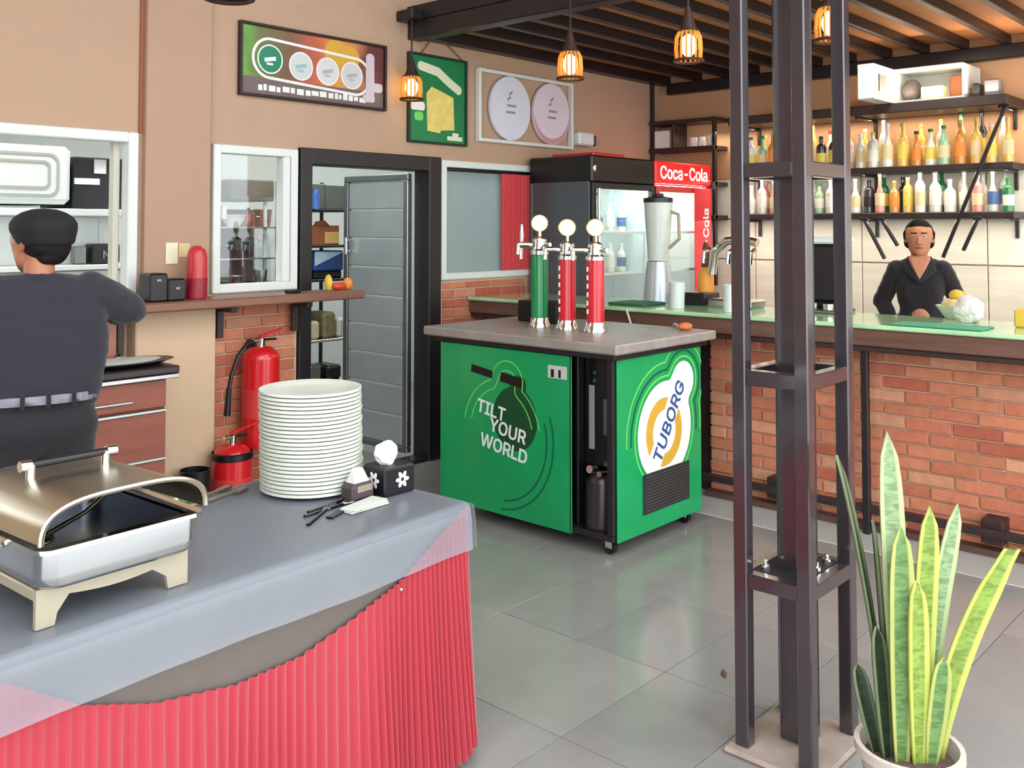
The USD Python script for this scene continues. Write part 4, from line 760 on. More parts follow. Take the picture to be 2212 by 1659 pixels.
GLOW = mat('medallion_glow', (255, 232, 176), 0.4, emit=2.2)
def beer_tap(label, loc, col, h, arm):
    t = thing('beer_tap', label, 'beer tap', loc)
    part(t, 'base', lathe([(0, 0), (.062, 0), (.062, .018), (.054, .03), (.052, .055), (0, .055)], 24), CHROME, 40)
    part(t, 'column', lathe([(0, .055), (.048, .055), (.048, h), (0, h)], 26), col, 40)
    part(t, 'collar', lathe([(0, h), (.052, h), (.052, h + .02), (.04, h + .03), (.04, h + .085), (.02, h + .10), (0, h + .10)], 24), CHROME, 40)
    arms = [(-.03, .0), (.02, -.055)]
    part(t, 'faucet', cat(cyl((-.03, .03, h + .055), (-.10, .07, h + .055), .014, n=12), cyl((-.10, .07, h + .06), (-.105, .07, h + .0), .011, n=12)), CHROME, 40)
    part(t, 'side_valve', cyl((.0, -.035, h + .055), (-.01, -.085, h + .055), .012, n=12), CHROME, 40)
    if arm:
        part(t, 'side_faucet', cat(cyl((0, .035, h + .045), (0, .145, h + .045), .014, n=12), cyl((0, .14, h + .05), (0, .14, h - .03), .011, n=12)), CHROME, 40)
        part(t, 'tap_handle', lathe([(0, 0), (.010, 0), (.013, .06), (.007, .12), (0, .125)], 12, (0, .135, h + .05)), CHROME, 40)
    part(t, 'stem', cyl((0, 0, h + .095), (0, 0, h + .135), .011, n=12), CHROME)
    md = part(t, 'medallion', moved(lathe([(0, -.012), (.046, -.012), (.05, 0), (.046, .012), (0, .012)], 26), (0, 0, h + .175), rz=42, ry=90), mat('medallion_rim', (220, 196, 130), .3, metal=.8), 40)
    part(md, 'lit_face', moved(lathe([(0, -.002), (.040, -.002), (.040, .002), (0, .002)], 26), (-.014 * math.cos(math.radians(42)), -.014 * math.sin(math.radians(42)), h + .175), rz=42, ry=90), GLOW)
    return t
RCOL = mat('tap_red', (206, 30, 46), .25, coat=.4)
beer_tap('green beer tap tower with side faucet, at the left on the cart', (4.10, 3.52, 1.0355), mat('tap_green', (10, 134, 74), .25, coat=.4), .41, True)
t1 = beer_tap('red beer tap tower in the middle on the cart', (4.10, 3.32, 1.0355), RCOL, .385, False)
t2 = beer_tap('red beer tap tower at the right on the cart', (4.10, 3.125, 1.0355), RCOL, .385, False)
for q in (t1, t2):
    v = text('BEER', .03) if False else None
    part(q, 'white_mark', cat([rbox(-.0505, .012, .10 + .045 * k, -.0455, .022, .125 + .045 * k, .001) for k in range(6)]), WPRINT)
tagm('orange_cloth', moved(ball((0, 0, 0), (.05, .035, .022), 2), (4.52, 2.83, 1.0555)), mat('orange_cloth', (214, 120, 70), .8, var=.25, scale=40), 'small crumpled orange cloth at the far right corner of the cart top', 'cloth', smooth=True)
tagm('dark_box', rbox(4.28, 3.55, 1.0355, 4.42, 3.85, 1.16, .006), BLACKP, 'black box on the cart top behind the green tap tower', 'box')

# ================================================================ STEEL COLUMN
t = thing('steel_column', 'open dark steel column of four posts around a central pole', 'column', (2.825, 1.375, 0))
PS = .045; X0, X1, Y0, Y1 = -.165, .165, -.125, .125
CST = mat('column_paint', (58, 50, 55), 0.25, metal=0.3, spec=0.8, var=0.15, scale=7, coat=1.0)
for x, y in ((X0, Y0), (X1 - PS, Y0), (X0, Y1 - PS), (X1 - PS, Y1 - PS)): part(t, 'post', rbox(x, y, 0.02, x + PS, y + PS, 4.195, .004), CST)
part(t, 'central_pole', rbox(-.042, -.052, .02, .05, .04, 4.195, .006), CST)
for z in (0.50, 1.115, 1.752, 2.45, 3.1):
    h = .045
    for y in (Y0, Y1 - PS): part(t, 'crossbar', rbox(X0 + PS, y + .003, z, X1 - PS, y + PS - .003, z + h, .003), CST)
    for x in (X0, X1 - PS): part(t, 'crossbar', rbox(x + .003, Y0 + PS, z, x + PS - .003, Y1 - PS, z + h, .003), CST)
part(t, 'base_plate', rbox(X0 + .004, Y0 + .004, .546, X1 - .004, Y1 - .004, .556, .002).difference(box(-.5, -.5, -.5, -.49, -.49, -.49)) if False else rbox(X0 + PS, Y0 + PS, .535, X1 - PS, Y1 - PS, .545, .002), mat('plate_black', (22, 21, 26), .65))
for x, y in ((-.09, -.06), (-.09, .055), (.09, -.06), (.095, .055), (.0, -.068)): part(t, 'bolt', lathe([(0, .545), (.013, .545), (.013, .557), (.007, .562), (.007, .572), (0, .572)], 8, (x, y, 0)), CHROME, 40)
part(t, 'footing', rbox(-.20, -.155, 0, .19, .15, .02, .01), mat('footing', (158, 142, 130), .85, var=.15, scale=12))

# ================================================================ SNAKE PLANT
PX, PY = 2.66, 0.975
t = thing('potted_plant', 'snake plant with tall upright yellow-green leaves in a pale pot', 'plant', (PX, PY, 0))
part(t, 'pot', lathe([(0, 0), (.095, 0), (.10, .01), (.125, .17), (.14, .185), (.14, .21), (.126, .21), (.115, .17), (.09, .02), (0, .02)], 30), mat('pot_clay', (196, 186, 176), .6, var=.06), 40)
part(t, 'soil', lathe([(0, .178), (.112, .172)], 24), mat('soil', (92, 74, 70), .95, var=.4, scale=40, bump=.6, bscale=80))
def leaf_mat(name, c1, c2):
    if name in LOOKS: return LOOKS[name]
    LOOKS[name] = usdkit.material(stage, '/World/Looks/' + name, {'at': ('attribute', {'attribute': 'st'}), 'sx': ('separate_xyz', {}), 'tc': ('texture_coordinate', {}), 'wv': ('noise_texture', {'scale': 22.0, 'detail': 3.0, 'distortion': 1.0}), 'mp': ('mapping', {'scale': (1, 1, 3.0)}),
        'cr': ('rgb_ramp', {'ramp': [(0.40, lin(c1)), (0.62, tuple(0.62 * np.array(lin(c1))))]}), 'er': ('rgb_ramp', {'ramp': [(0.0, (1, 1, 1)), (0.16, (1, 1, 1)), (0.22, (0, 0, 0)), (0.78, (0, 0, 0)), (0.84, (1, 1, 1)), (1.0, (1, 1, 1))]}),
        'mx': ('mix', {'color2': lin(c2)}), 'p': ('principled_bsdf', {'roughness': 0.4}), 'tl': ('translucent_bsdf', {}), 'ms': ('mix_closure', {'fac': 0.22})},
        [('tc.object', 'mp.vector'), ('mp.vector', 'wv.vector'), ('wv.fac', 'cr.fac'), ('at.vector', 'sx.vector'), ('sx.x', 'er.fac'), ('er.color', 'mx.fac'), ('cr.color', 'mx.color1'), ('mx.color', 'p.base_color'), ('mx.color', 'tl.color'), ('p.BSDF', 'ms.closure1'), ('tl.BSDF', 'ms.closure2')], surface='ms.closure')
    return LOOKS[name]
LM = [leaf_mat('leaf_green', (126, 166, 100), (194, 200, 116)), leaf_mat('leaf_yellow', (156, 184, 84), (204, 210, 108)), leaf_mat('leaf_dark', (52, 70, 50), (120, 134, 96)), leaf_mat('leaf_pale', (164, 192, 142), (196, 208, 154))]
def leaf(b, tip, w, m, bend=0.0, tw=0.0, wide=0.55, blunt=0.0):
    b, tip = np.array(b, float), np.array(tip, float); n = 14; V = []; uv = []
    side = np.array([math.cos(math.radians(-48 + tw)), math.sin(math.radians(-48 + tw)), 0]); out = np.cross(side, [0, 0, 1]); d = tip - b; hz = np.array([d[0], d[1], 0])
    for i in range(n + 1):
        s = i / n; c = b + d * s + hz * bend * (s * s - s) * 1.0
        ww = w * (0.55 + 0.45 * math.sin(min(s / wide, 1) * math.pi / 2)) * (1 if s < .72 else max(blunt if s > .995 else 0.03, math.sqrt(max(0, 1 - ((s - .72) / .28) ** 2)) ** 0.9))
        for k in range(5):
            q = (k - 2) / 2; V.append(c + side * ww * q + out * (0.30 * ww * (q * q) - 0.004)); uv.append(((q + 1) / 2, s))
        for k in range(5):
            q = (2 - k) / 2; V.append(c + side * ww * q * .98 + out * (0.30 * ww * (q * q) + 0.004)); uv.append(((q + 1) / 2, s))
    F4 = []
    for i in range(n):
        for k in range(10):
            a, e = i * 10 + k, i * 10 + (k + 1) % 10; F4 += [[a, e, e + 10], [a, e + 10, a + 10]]
    for k in range(1, 9): F4 += [[n * 10, n * 10 + k, n * 10 + k + 1], [0, k + 1, k]]
    g = usdkit.mesh(stage, path_of(t) + '/' + numbered(path_of(t), 'leaf'), trimesh.Trimesh(V, F4, process=False), m, True, uv)
    return g
R3 = np.array([rgt[0], rgt[1], 0.0]); F3 = np.array([math.cos(YAW), math.sin(YAW), 0.0])
def lf(bu, bd, tu, td, h, w, m, **k):    # offsets across (to the right of the picture) and away, in the plant's own frame
    b = R3 * bu + F3 * bd; q = R3 * tu + F3 * td; leaf((b[0], b[1], .165), (q[0], q[1], h), w, LM[m], **k)
LWID = 1.28
LEAVES = [(-.01, .02, -.035, .03, 1.035, .026, 3, {}), (-.05, .03, -.165, .06, .965, .020, 2, dict(bend=.5, tw=60)), (.03, .01, .075, .02, .835, .024, 1, dict(bend=.3)), (.05, .03, .17, .06, .83, .021, 3, dict(bend=.6)), (.07, .0, .275, -.02, .735, .028, 1, dict(bend=.7, blunt=.6)),
          (-.03, -.02, -.03, -.04, .80, .026, 0, {}), (.01, -.03, .005, -.05, .66, .024, 1, dict(tw=15)), (-.06, .0, -.085, .0, .52, .020, 2, dict(tw=20)), (.06, .04, .10, .06, .60, .018, 0, dict(tw=30)), (.02, .05, .03, .09, .70, .022, 0, dict(tw=-20)), (-.075, .03, -.12, .05, .40, .018, 2, {}), (.045, -.03, .075, -.05, .46, .020, 0, dict(tw=-10)), (-.03, .05, -.06, .08, .78, .020, 2, dict(tw=70)), (.0, 0, -.01, .0, .74, .02, 1, dict(tw=40))]
for a in LEAVES: lf(*a[:5], a[5] * LWID, a[6], **a[7])

# ================================================================ BUFFET TABLE
TO, TA = (2.085, 2.095, 0.0), 3.0
ca, sa = math.cos(math.radians(TA)), math.sin(math.radians(TA))
def tw(x, y, z): return (TO[0] + ca * x - sa * y, TO[1] + sa * x + ca * y, z)
def on_table(name, label, cat_, x, y, z=0.7605, rz=0.0, group=None): return thing(name, label, cat_, tw(x, y, z), TA + rz, group)
TW, TD, TH = 1.9, .70, .755
TAUPE = mat('taupe_cloth', (102, 92, 86), .85, var=.05, scale=20)
t = thing('buffet_table', 'long buffet table covered in taupe cloth under the plastic sheet', 'table', TO, TA)
part(t, 'tabletop', rbox(-TW, .004, TH - .03, 0, TD, TH, .008), mat('table_cloth_top', (66, 62, 62), .8, var=.05, scale=20))
part(t, 'cloth_drop', cat(box(-TW, 0.006, .30, -.002, .012, TH - .031), box(-.012, .012, .30, -.004, TD, TH - .031)), TAUPE)
for x in (-TW + .08, -.10):
    for y in (.08, TD - .08): part(t, 'leg', cyl((x, y, 0), (x, y, TH - .03), .016, n=12), STEELD)
# red pleated skirt: along the front with a sagging top edge, then round the right end
rs = random.Random(5)
sw_x = [-1.9, -1.42, -1.32, -1.195, -1.03, -.82, -.63, -.45, -.28, -.15, 0.0]; sw_z = [.748, .745, .69, .607, .548, .512, .512, .552, .60, .67, .748]
path = [(-TW + .0025 * i, 0.0) for i in range(int(TW / .0025) + 1)] + [(0.004, .0025 * i) for i in range(1, int(TD / .0025) + 1)]
path = np.array(path); nP = len(path); s = np.arange(nP) * .0025
ph = np.cumsum([.0025 * 2 * math.pi / (.017 + .020 * meshkit.noise(np.array([q * 4.3, 0, 0]), 3)) for q in s]); am = .0055 + .008 * meshkit.noise(np.stack([s * 5, s * 0, s * 0], 1), 9)
nrm = np.where((np.arange(nP) <= TW / .0025)[:, None], [0, -1.0], [1.0, 0])
rows = 12; V = []
for r_ in range(rows + 1):
    f = r_ / rows; flare = .004 + .045 * (1 - f) ** 1.3 * np.clip((s - 1.2) / .6, .35, 1)
    d = am * np.sin(ph) * (1 - .55 * f) + (.010 * np.sin(s * 31 + 2.5 * np.sin(s * 7)) + .008 * np.sin(s * 13 + 2)) * (1 - f) + flare + .006
    top = np.where(np.arange(nP) <= TW / .0025, np.interp(path[:, 0], sw_x, sw_z), .748); bot = .022 + .018 * meshkit.noise(np.stack([s * 8, s * 0, s * 0], 1), 4) + .03 * np.exp(-((s - 1.87) / .03) ** 2)
    xy = path + nrm * d[:, None]; V.append(np.column_stack([xy, bot + (top - bot) * f]))
V = np.vstack(V); Fq = [[r_ * nP + k, r_ * nP + k + 1, (r_ + 1) * nP + k + 1, (r_ + 1) * nP + k] for r_ in range(rows) for k in range(nP - 1)]
t = thing('table_skirt', 'bright red pleated skirt around the buffet table, its top edge sagging', 'table skirt', TO, TA)
part(t, 'cloth', (V, Fq), mat('red_skirt', (168, 40, 54), .7, sheen=.3), True)
for x, z in ((-1.42, .735), (-.28, .592)): part(t, 'pin', ball((x, -.014, z - .012), .006, 1), CHROME)
tagm('dry_leaf', moved(hull([(-.03, -.006, .001), (.035, .004, .006), (0, .012, .001), (.005, -.012, .004), (0, 0, .009)]), (3.075, 1.775, 0.001), rz=30), mat('dry_leaf', (96, 70, 54), .8), 'small dry brown leaf on the floor tiles left of the steel column', 'leaf')
# clear plastic sheet over everything
PL = sheet_mat('plastic_sheet', (160, 168, 178), clear=.56, rough=.2)
t = thing('plastic_sheet', 'clear milky plastic sheet lying over the buffet table and hanging over its edges', 'table cover', TO, TA)
xs = np.linspace(-TW - .004, .006, 97); prof = [(-.030, .618), (-.027, .66), (-.026, .71), (-.02, .745), (-.010, .757), (.004, .7592), (.03, .7592), (.3, .7592), (TD, .7592), (TD + .01, .752), (TD + .012, .60)]
V = []
for i, x in enumerate(xs):
    for j, (y, z) in enumerate(prof):
        wv = .002 * math.sin(x * 11) + .0015 * math.sin(x * 27 + 1) if j < 2 else 0
        zz = z + (.003 * math.sin(x * 7 + 2) if j == 0 else 0)
        V.append((x, y - wv, zz))
nj = len(prof); Fq = [[i * nj + j, (i + 1) * nj + j, (i + 1) * nj + j + 1, i * nj + j + 1] for i in range(len(xs) - 1) for j in range(nj - 1)]
part(t, 'sheet', (V, Fq), PL, True)
ye = np.linspace(-.03, TD + .012, 40); endp = [(0.006, .7592), (.012, .752), (.020, .71), (.03, .618)]
V = [(x + .003 * math.sin(y * 40) * (z < .7), y, z) for y in ye for x, z in endp]; Fq = [[i * 4 + j, i * 4 + j + 1, i * 4 + 5 + j, i * 4 + 4 + j] for i in range(39) for j in range(3)]
part(t, 'end_drop', (V, Fq), PL, True)

# chafing dish
t = on_table('chafing_dish', 'shiny steel chafing dish with its domed lid open, at the front of the buffet table', 'chafing dish', -1.085, .262)
cw, cd = .186, .25
STEELR = mat('mirror_steel', (206, 208, 210), .16, metal=1.0)
def tray(w, d, z0, z1, r=.05, e=.006):
    o = rrect(w * 2, d * 2, r); i = rrect(w * 2 - 2 * e, d * 2 - 2 * e, r - e)
    wall = extr(o.difference(i), z1 - z0); wall.apply_translation([0, 0, z0]); fl_ = extr(i, .004); fl_.apply_translation([0, 0, z0]); return [wall, fl_]
def loft(rings):
    V = np.vstack(rings); n = len(rings[0]); Fq = [[i * n + k, i * n + (k + 1) % n, (i + 1) * n + (k + 1) % n, (i + 1) * n + k] for i in range(len(rings) - 1) for k in range(n)]
    return trimesh.Trimesh(V, np.vstack([np.array(Fq)[:, [0, 1, 2]], np.array(Fq)[:, [0, 2, 3]]]), process=False)
def ring_at(ins, z, r=.04):
    c = np.array(rrect((cw - ins) * 2, (cd - ins) * 2, r).exterior.coords)[:-1][::-1]
    if Polygon(c).exterior.is_ccw is False: c = c[::-1]
    return np.column_stack([c, np.full(len(c), z)])
part(t, 'water_pan', loft([ring_at(.10, .083), ring_at(.028, .083), ring_at(.012, .087), ring_at(.004, .097), ring_at(0, .115), ring_at(0, .165), ring_at(.006, .165), ring_at(.010, .10), ring_at(.10, .094)]), STEELR, 40)
rim = extr(rrect(cw * 2 + .016, cd * 2 + .016, .035).difference(rrect(cw * 2 - .03, cd * 2 - .03, .03)), .010); rim.apply_translation([0, 0, .165]); part(t, 'rim', rim, CHROME, 30)
part(t, 'food_pan', cat(tray(cw - .02, cd - .02, .10, .163, .035, .004)), mat('pan_dark', (150, 154, 166), .25, metal=1.0), 30)
# lid: an arched shell, hinged at the back and raised at the front
NA, NL = 22, 10; V = []; Lw, Ld = cw + .004, cd + .004
for q in range(2):
    k_ = 1.0 - .03 * q
    for j in range(NL + 1):
        y = -Ld + 2 * Ld * j / NL
        for i in range(NA + 1):
            a = math.pi * i / NA; cx_, sz_ = math.cos(a), math.sin(a)
            x = Lw * k_ * math.copysign(abs(cx_) ** .6, cx_); z = .08 * k_ * sz_ ** .75 * (1 if j < NL - 2 else (1, .93, .70)[j - NL + 2])
            V.append((x, y, z))
n1 = NA + 1; off = (NL + 1) * n1; Fq = []
for j in range(NL):
    for i in range(NA):
        Fq.append([j * n1 + i, j * n1 + i + 1, (j + 1) * n1 + i + 1, (j + 1) * n1 + i]); b_ = off; Fq.append([b_ + j * n1 + i, b_ + (j + 1) * n1 + i, b_ + (j + 1) * n1 + i + 1, b_ + j * n1 + i + 1])
for i in range(NA): Fq.append([i, off + i, off + i + 1, i + 1])
back = [(x, y, 0) for x, y in []]
lidm = trimesh.Trimesh(np.array(V), np.vstack([np.array(Fq)[:, [0, 1, 2]], np.array(Fq)[:, [0, 2, 3]]]), process=False)
bk = extr(Polygon([(Lw * math.copysign(abs(math.cos(a)) ** .6, math.cos(a)), .08 * .7 * math.sin(a) ** .75) for a in np.linspace(0, math.pi, NA + 1)]), .004); bk = face_mY(bk, (0, Ld, 0))
def lift(m, ang=-1.0):
    m = m.copy(); m.apply_translation([0, -Ld, 0]); m.apply_transform(trimesh.transformations.rotation_matrix(math.radians(ang), [1, 0, 0])); m.apply_translation([0, Ld, .178]); return m
ld = part(t, 'lid', lift(cat(lidm, bk)), BRASSY, 35, label='champagne coloured arched lid')
part(ld, 'lid_trim', lift(tube([(Lw * 1.01 * math.copysign(abs(math.cos(a)) ** .6, math.cos(a)), -Ld, .082 * math.sin(a) ** .75) for a in np.linspace(0.001, math.pi - .001, 30)], .006, 6)), BRASSY, 40)
hd = lift(cat(cyl((-.10, .02, .108), (.10, .02, .108), .009, n=12))); part(ld, 'lid_handle', hd, BLACKP, 40)
for x in (-.09, .09): part(ld, 'handle_mount', lift(cat(cyl((x, .02, .07), (x, .02, .11), .011, n=12), cyl((x, .02, .108), (x + .025 * np.sign(x), .02, .108), .013, n=12))), CHROME, 40)
part(t, 'hinge', cat(rbox(-.12, cd, .15, -.06, cd + .02, .19, .004), rbox(.06, cd, .15, .12, cd + .02, .19, .004)), CHROME)
for s in (-1, 1): part(t, 'side_handle', tube([(s * (cw + .004), -.06, .15), (s * (cw + .045), -.06, .155), (s * (cw + .045), .06, .155), (s * (cw + .004), .06, .15)], .007, 8), BRASSY, 40)
apron = Polygon([(-cw + .01, 0), (-cw + .01, .082), (cw - .01, .082), (cw - .01, 0), (cw - .06, 0), (cw - .065, .03)] + [(u, .058 - .010 * math.cos(u * 14)) for u in np.linspace(cw - .10, -cw + .08, 12)] + [(-cw + .055, .025), (-cw + .05, 0)])
CREAM = mat('cream_stand', (176, 166, 144), .35, metal=.3)
for y in (-cd + .045, cd - .045): part(t, 'stand', face_mY(extr(apron, .012), (0, y + .012, .001)), CREAM, label='cream coloured stand front' if y < 0 else None)
for s in (-1, 1): part(t, 'stand_rail', rbox(s * (cw - .024), -cd + .06, .055, s * (cw - .012), cd - .048, .08, .003), CREAM)
part(t, 'burner', lathe([(0, .001), (.04, .001), (.042, .05), (.03, .055), (0, .055)], 18, (0, .05, 0)), STEELD, 40)
t = on_table('serving_spoon', 'steel serving spoon lying in the open chafing dish', 'spoon', -1.09, .27, .7605)
part(t, 'handle', tube([(-.10, -.10, .158), (.02, -.03, .166), (.10, .02, .185)], .006, 8), CHROME, 40); part(t, 'bowl', moved(ball((0, 0, 0), (.045, .03, .010)), (-.125, -.112, .152), rz=30), CHROME, True)
t = on_table('serving_tongs', 'steel tongs lying on the table right of the chafing dish', 'tongs', -.50, .60, .7605, 20)
for s in (-1, 1): part(t, 'arm', cat(tube([(-.10, 0, .012), (0, s * .018, .012), (.10, s * .03, .010)], .005, 6), rbox(.09, s * .03 - .014, .004, .15, s * .03 + .014, .012, .004)), BRASSY, 40)
part(t, 'joint', ball((-.105, 0, .012), .009, 1), CHROME)
tagm('lime', ball(tw(-.555, .64, .7605 + .022), (.026, .024, .022)), mat('lime_green', (110, 168, 70), .5), 'small green lime on the table behind the tongs', 'lime', smooth=True)

# plates
plate_prof = [(0, .004), (.07, .002), (.085, .0), (.09, .0), (.115, .003), (.158, .0085), (.163, .011), (.163, .0185), (.158, .0198), (.12, .0125), (.10, .0062), (0, .0058)]
P0 = None; NPL = 26; PITCH_P = .0122
for k in range(NPL):
    lean = (-.010 * (k / NPL) + .0016 * math.sin(k * 2.3), .0012 * math.cos(k * 1.7), .7605 + PITCH_P * k); loc = tw(-.197 + lean[0], .482 + lean[1], lean[2])
    n = NPL - 1 - k
    lab = 'topmost white dinner plate of the tall stack' if n == 0 else 'bottom white dinner plate of the tall stack, on the table' if k == 0 else 'white dinner plate in the tall stack, %s from the top' % ORD[n]
    if P0 is None:
        P0 = thing('dinner_plate', lab, 'plate', loc, 0, 'white plates stacked on the buffet table'); part(P0, 'plate', lathe(plate_prof, 40), CERAMIC, 40)
    else: dup(P0, loc, k * 17.0, lab, 'white plates stacked on the buffet table')
# tissue box, cutlery tray
t = on_table('tissue_box', 'black tissue box with a white flower emblem, at the right end of the table', 'tissue box', -.066, .262, .7605, -4)
part(t, 'body', rbox(-.062, -.055, 0, .062, .055, .088, .006), BLACKP)
fl_ = unary_union([affinity.rotate(affinity.scale(Point(0.016, 0).buffer(1, 10), .011, .0065) if False else affinity.translate(affinity.scale(Point(0, 0).buffer(1, 10), .011, .0065), .016, 0), k * 60, origin=(0, 0)) for k in range(6)]).difference(Point(0, 0).buffer(.006))
part(t, 'emblem', face_mY(extr(fl_, .001), (.008, -.0552, .046)), WPRINT); part(t, 'emblem', face_mX(extr(fl_, .001), (-.0622, .0, .046)), WPRINT)
fv = ball((0, 0, 0), (.038, .034, .04), 3); fv.vertices *= (1 + .35 * (meshkit.noise(fv.vertices * 55, 2) - .5))[:, None]; fv.apply_translation([-.012, 0, .122]); part(t, 'tissue', fv, mat('tissue_white', (236, 236, 232), .8), True)
t = on_table('napkin_holder', 'low dark holder left of the tissue box, with a white napkin', 'holder', -.19, .272, .7605, 0)
part(t, 'base', rbox(-.045, -.035, 0, .045, .035, .055, .012), mat('holder_dark', (66, 54, 60), .5)); part(t, 'slot', rbox(-.03, -.036, .03, .03, -.0345, .05, .0008), mat('slot_grey', (140, 128, 116), .5)); part(t, 'napkin', hull([(-.03, -.02, .055), (.03, -.02, .055), (-.03, .02, .055), (.03, .02, .055), (-.02, 0, .10), (.025, .005, .092)]), CERAMIC)
def cutlery(label, x, y, rz, kind):
    t = on_table(kind, label, kind, x, y, .7605, rz, 'cutlery before the plates')
    part(t, 'handle', hull([(-.11, -.006, 0), (-.11, .006, 0), (.04, -.004, 0), (.04, .004, 0), (-.11, -.004, .006), (-.11, .004, .006), (.04, -.003, .007), (.04, .003, .007)]), mat('cutlery_dark', (60, 58, 62), .25, metal=.9))
    part(t, 'head', cat([rbox(.04, -.010 + .0075 * k, .003, .10, -.0065 + .0075 * k, .006, .001) for k in range(3)] + [rbox(.035, -.011, .003, .05, .012, .006, .001)]) if kind == 'fork' else moved(ball((0, 0, 0), (.034, .017, .005)), (.07, 0, .006)), CHROME, 40)
cutlery('dark fork lying nearest the plates, pointing at the tissue box', -.27, .285, 6, 'fork')
cutlery('spoon lying in front of the dark fork near the plates', -.30, .255, 2, 'spoon')
cutlery('dark fork lying left of the napkins at the table front', -.36, .235, 30, 'fork')
t = on_table('paper_napkin', 'folded white paper napkins lying before the tissue box', 'napkin', -.235, .19, .7605, 4)
for k in range(3): part(t, 'sheet', moved(rbox(-.075, -.03, .0045 * k, .075, .03, .004 + .0045 * k, .0015), rz=k * 5 - 4), CERAMIC)
tagm('black_coaster', moved(rbox(-.05, -.012, 0, .05, .012, .006, .002), tw(-.33, .20, .7605), rz=24), BLACKP, 'flat black clip on the table left of the folded napkins', 'clip')

# ================================================================ PEOPLE
def sph(c, r, n=10):
    m = trimesh.creation.uv_sphere(1.0, count=[n, n + 2]).vertices; return np.asarray(c, float) + m * np.broadcast_to(r, 3)
def hulls(groups, edge=.02, smooth=8, close=True):
    M = manifold3d.Manifold()
    for g in groups:
        M = M + manifold3d.Manifold.hull_points(np.vstack([sph(c, r) for c, r in g]))
    mm = M.refine_to_length(edge).to_mesh(); m = trimesh.Trimesh(mm.vert_properties[:, :3], mm.tri_verts, process=True)
    trimesh.smoothing.filter_taubin(m, lamb=.5, nu=.52, iterations=smooth); return m
def hand(wrist, dirv, palm_n, curl, s=1.0, thumb=1):
    d = np.array(dirv, float); d /= np.linalg.norm(d); nrm_ = np.array(palm_n, float); nrm_ -= d * (nrm_ @ d); nrm_ /= np.linalg.norm(nrm_); sd = np.cross(d, nrm_); w = np.array(wrist, float); g = []
    kn = []
    for k, (o, ln) in enumerate(((-.030, .068), (-.010, .078), (.010, .074), (.029, .058))):
        b0 = w + d * .085 * s + sd * o * s; kn.append((b0, ln * s))
    g.append([(w, .024 * s)] + [(b, .011 * s) for b, _ in kn]); ang = curl
    for b0, ln in kn:
        p, dd = b0, d.copy(); 
        for q, fr in enumerate((.45, .32, .25)):
            a = ang * (q + 1) / 2; d2 = d * math.cos(a) + nrm_ * math.sin(a); e = p + d2 * ln * fr; g.append([(p, (.0098 - .0008 * q) * s), (e, (.0090 - .0008 * q) * s)]); p = e
    tb = w + d * .03 * s + sd * -.028 * thumb * s; t2 = tb + (d * .6 - sd * .8 * thumb + nrm_ * .3) * .035 * s; t3 = t2 + (d * .9 - sd * .1 * thumb + nrm_ * .5) * .03 * s
    g += [[(tb, .012 * s), (t2, .0105 * s)], [(t2, .0105 * s), (t3, .009 * s)]]; return g
def head_groups(c, yaw, tilt=0.0):      # c = centre of the skull, yaw in degrees about z; local: x right, y forward
    def T(x, y, z):
        a = math.radians(yaw); return (c[0] + x * math.cos(a) - y * math.sin(a), c[1] + x * math.sin(a) + y * math.cos(a), c[2] + z)
    G = [[(T(0, -.012, .012), .086), (T(0, .025, .0), .074)], [(T(0, .03, -.01), .068), (T(0, .052, -.085), .034), (T(-.03, .03, -.07), .032), (T(.03, .03, -.07), .032)],
         [(T(0, .088, .0), .009), (T(0, .105, -.035), .012)], [(T(-.014, .093, -.04), .008), (T(.014, .093, -.04), .008)], [(T(-.018, .078, -.066), .009), (T(.018, .078, -.066), .009)], [(T(-.03, .082, .026), .008), (T(.03, .082, .026), .008)]]
    for s in (-1, 1): G.append([(T(s * .078, -.005, .015), (.008)), (T(s * .082, -.015, -.005), (.012)), (T(s * .076, -.002, -.03), .008)])
    return G, T
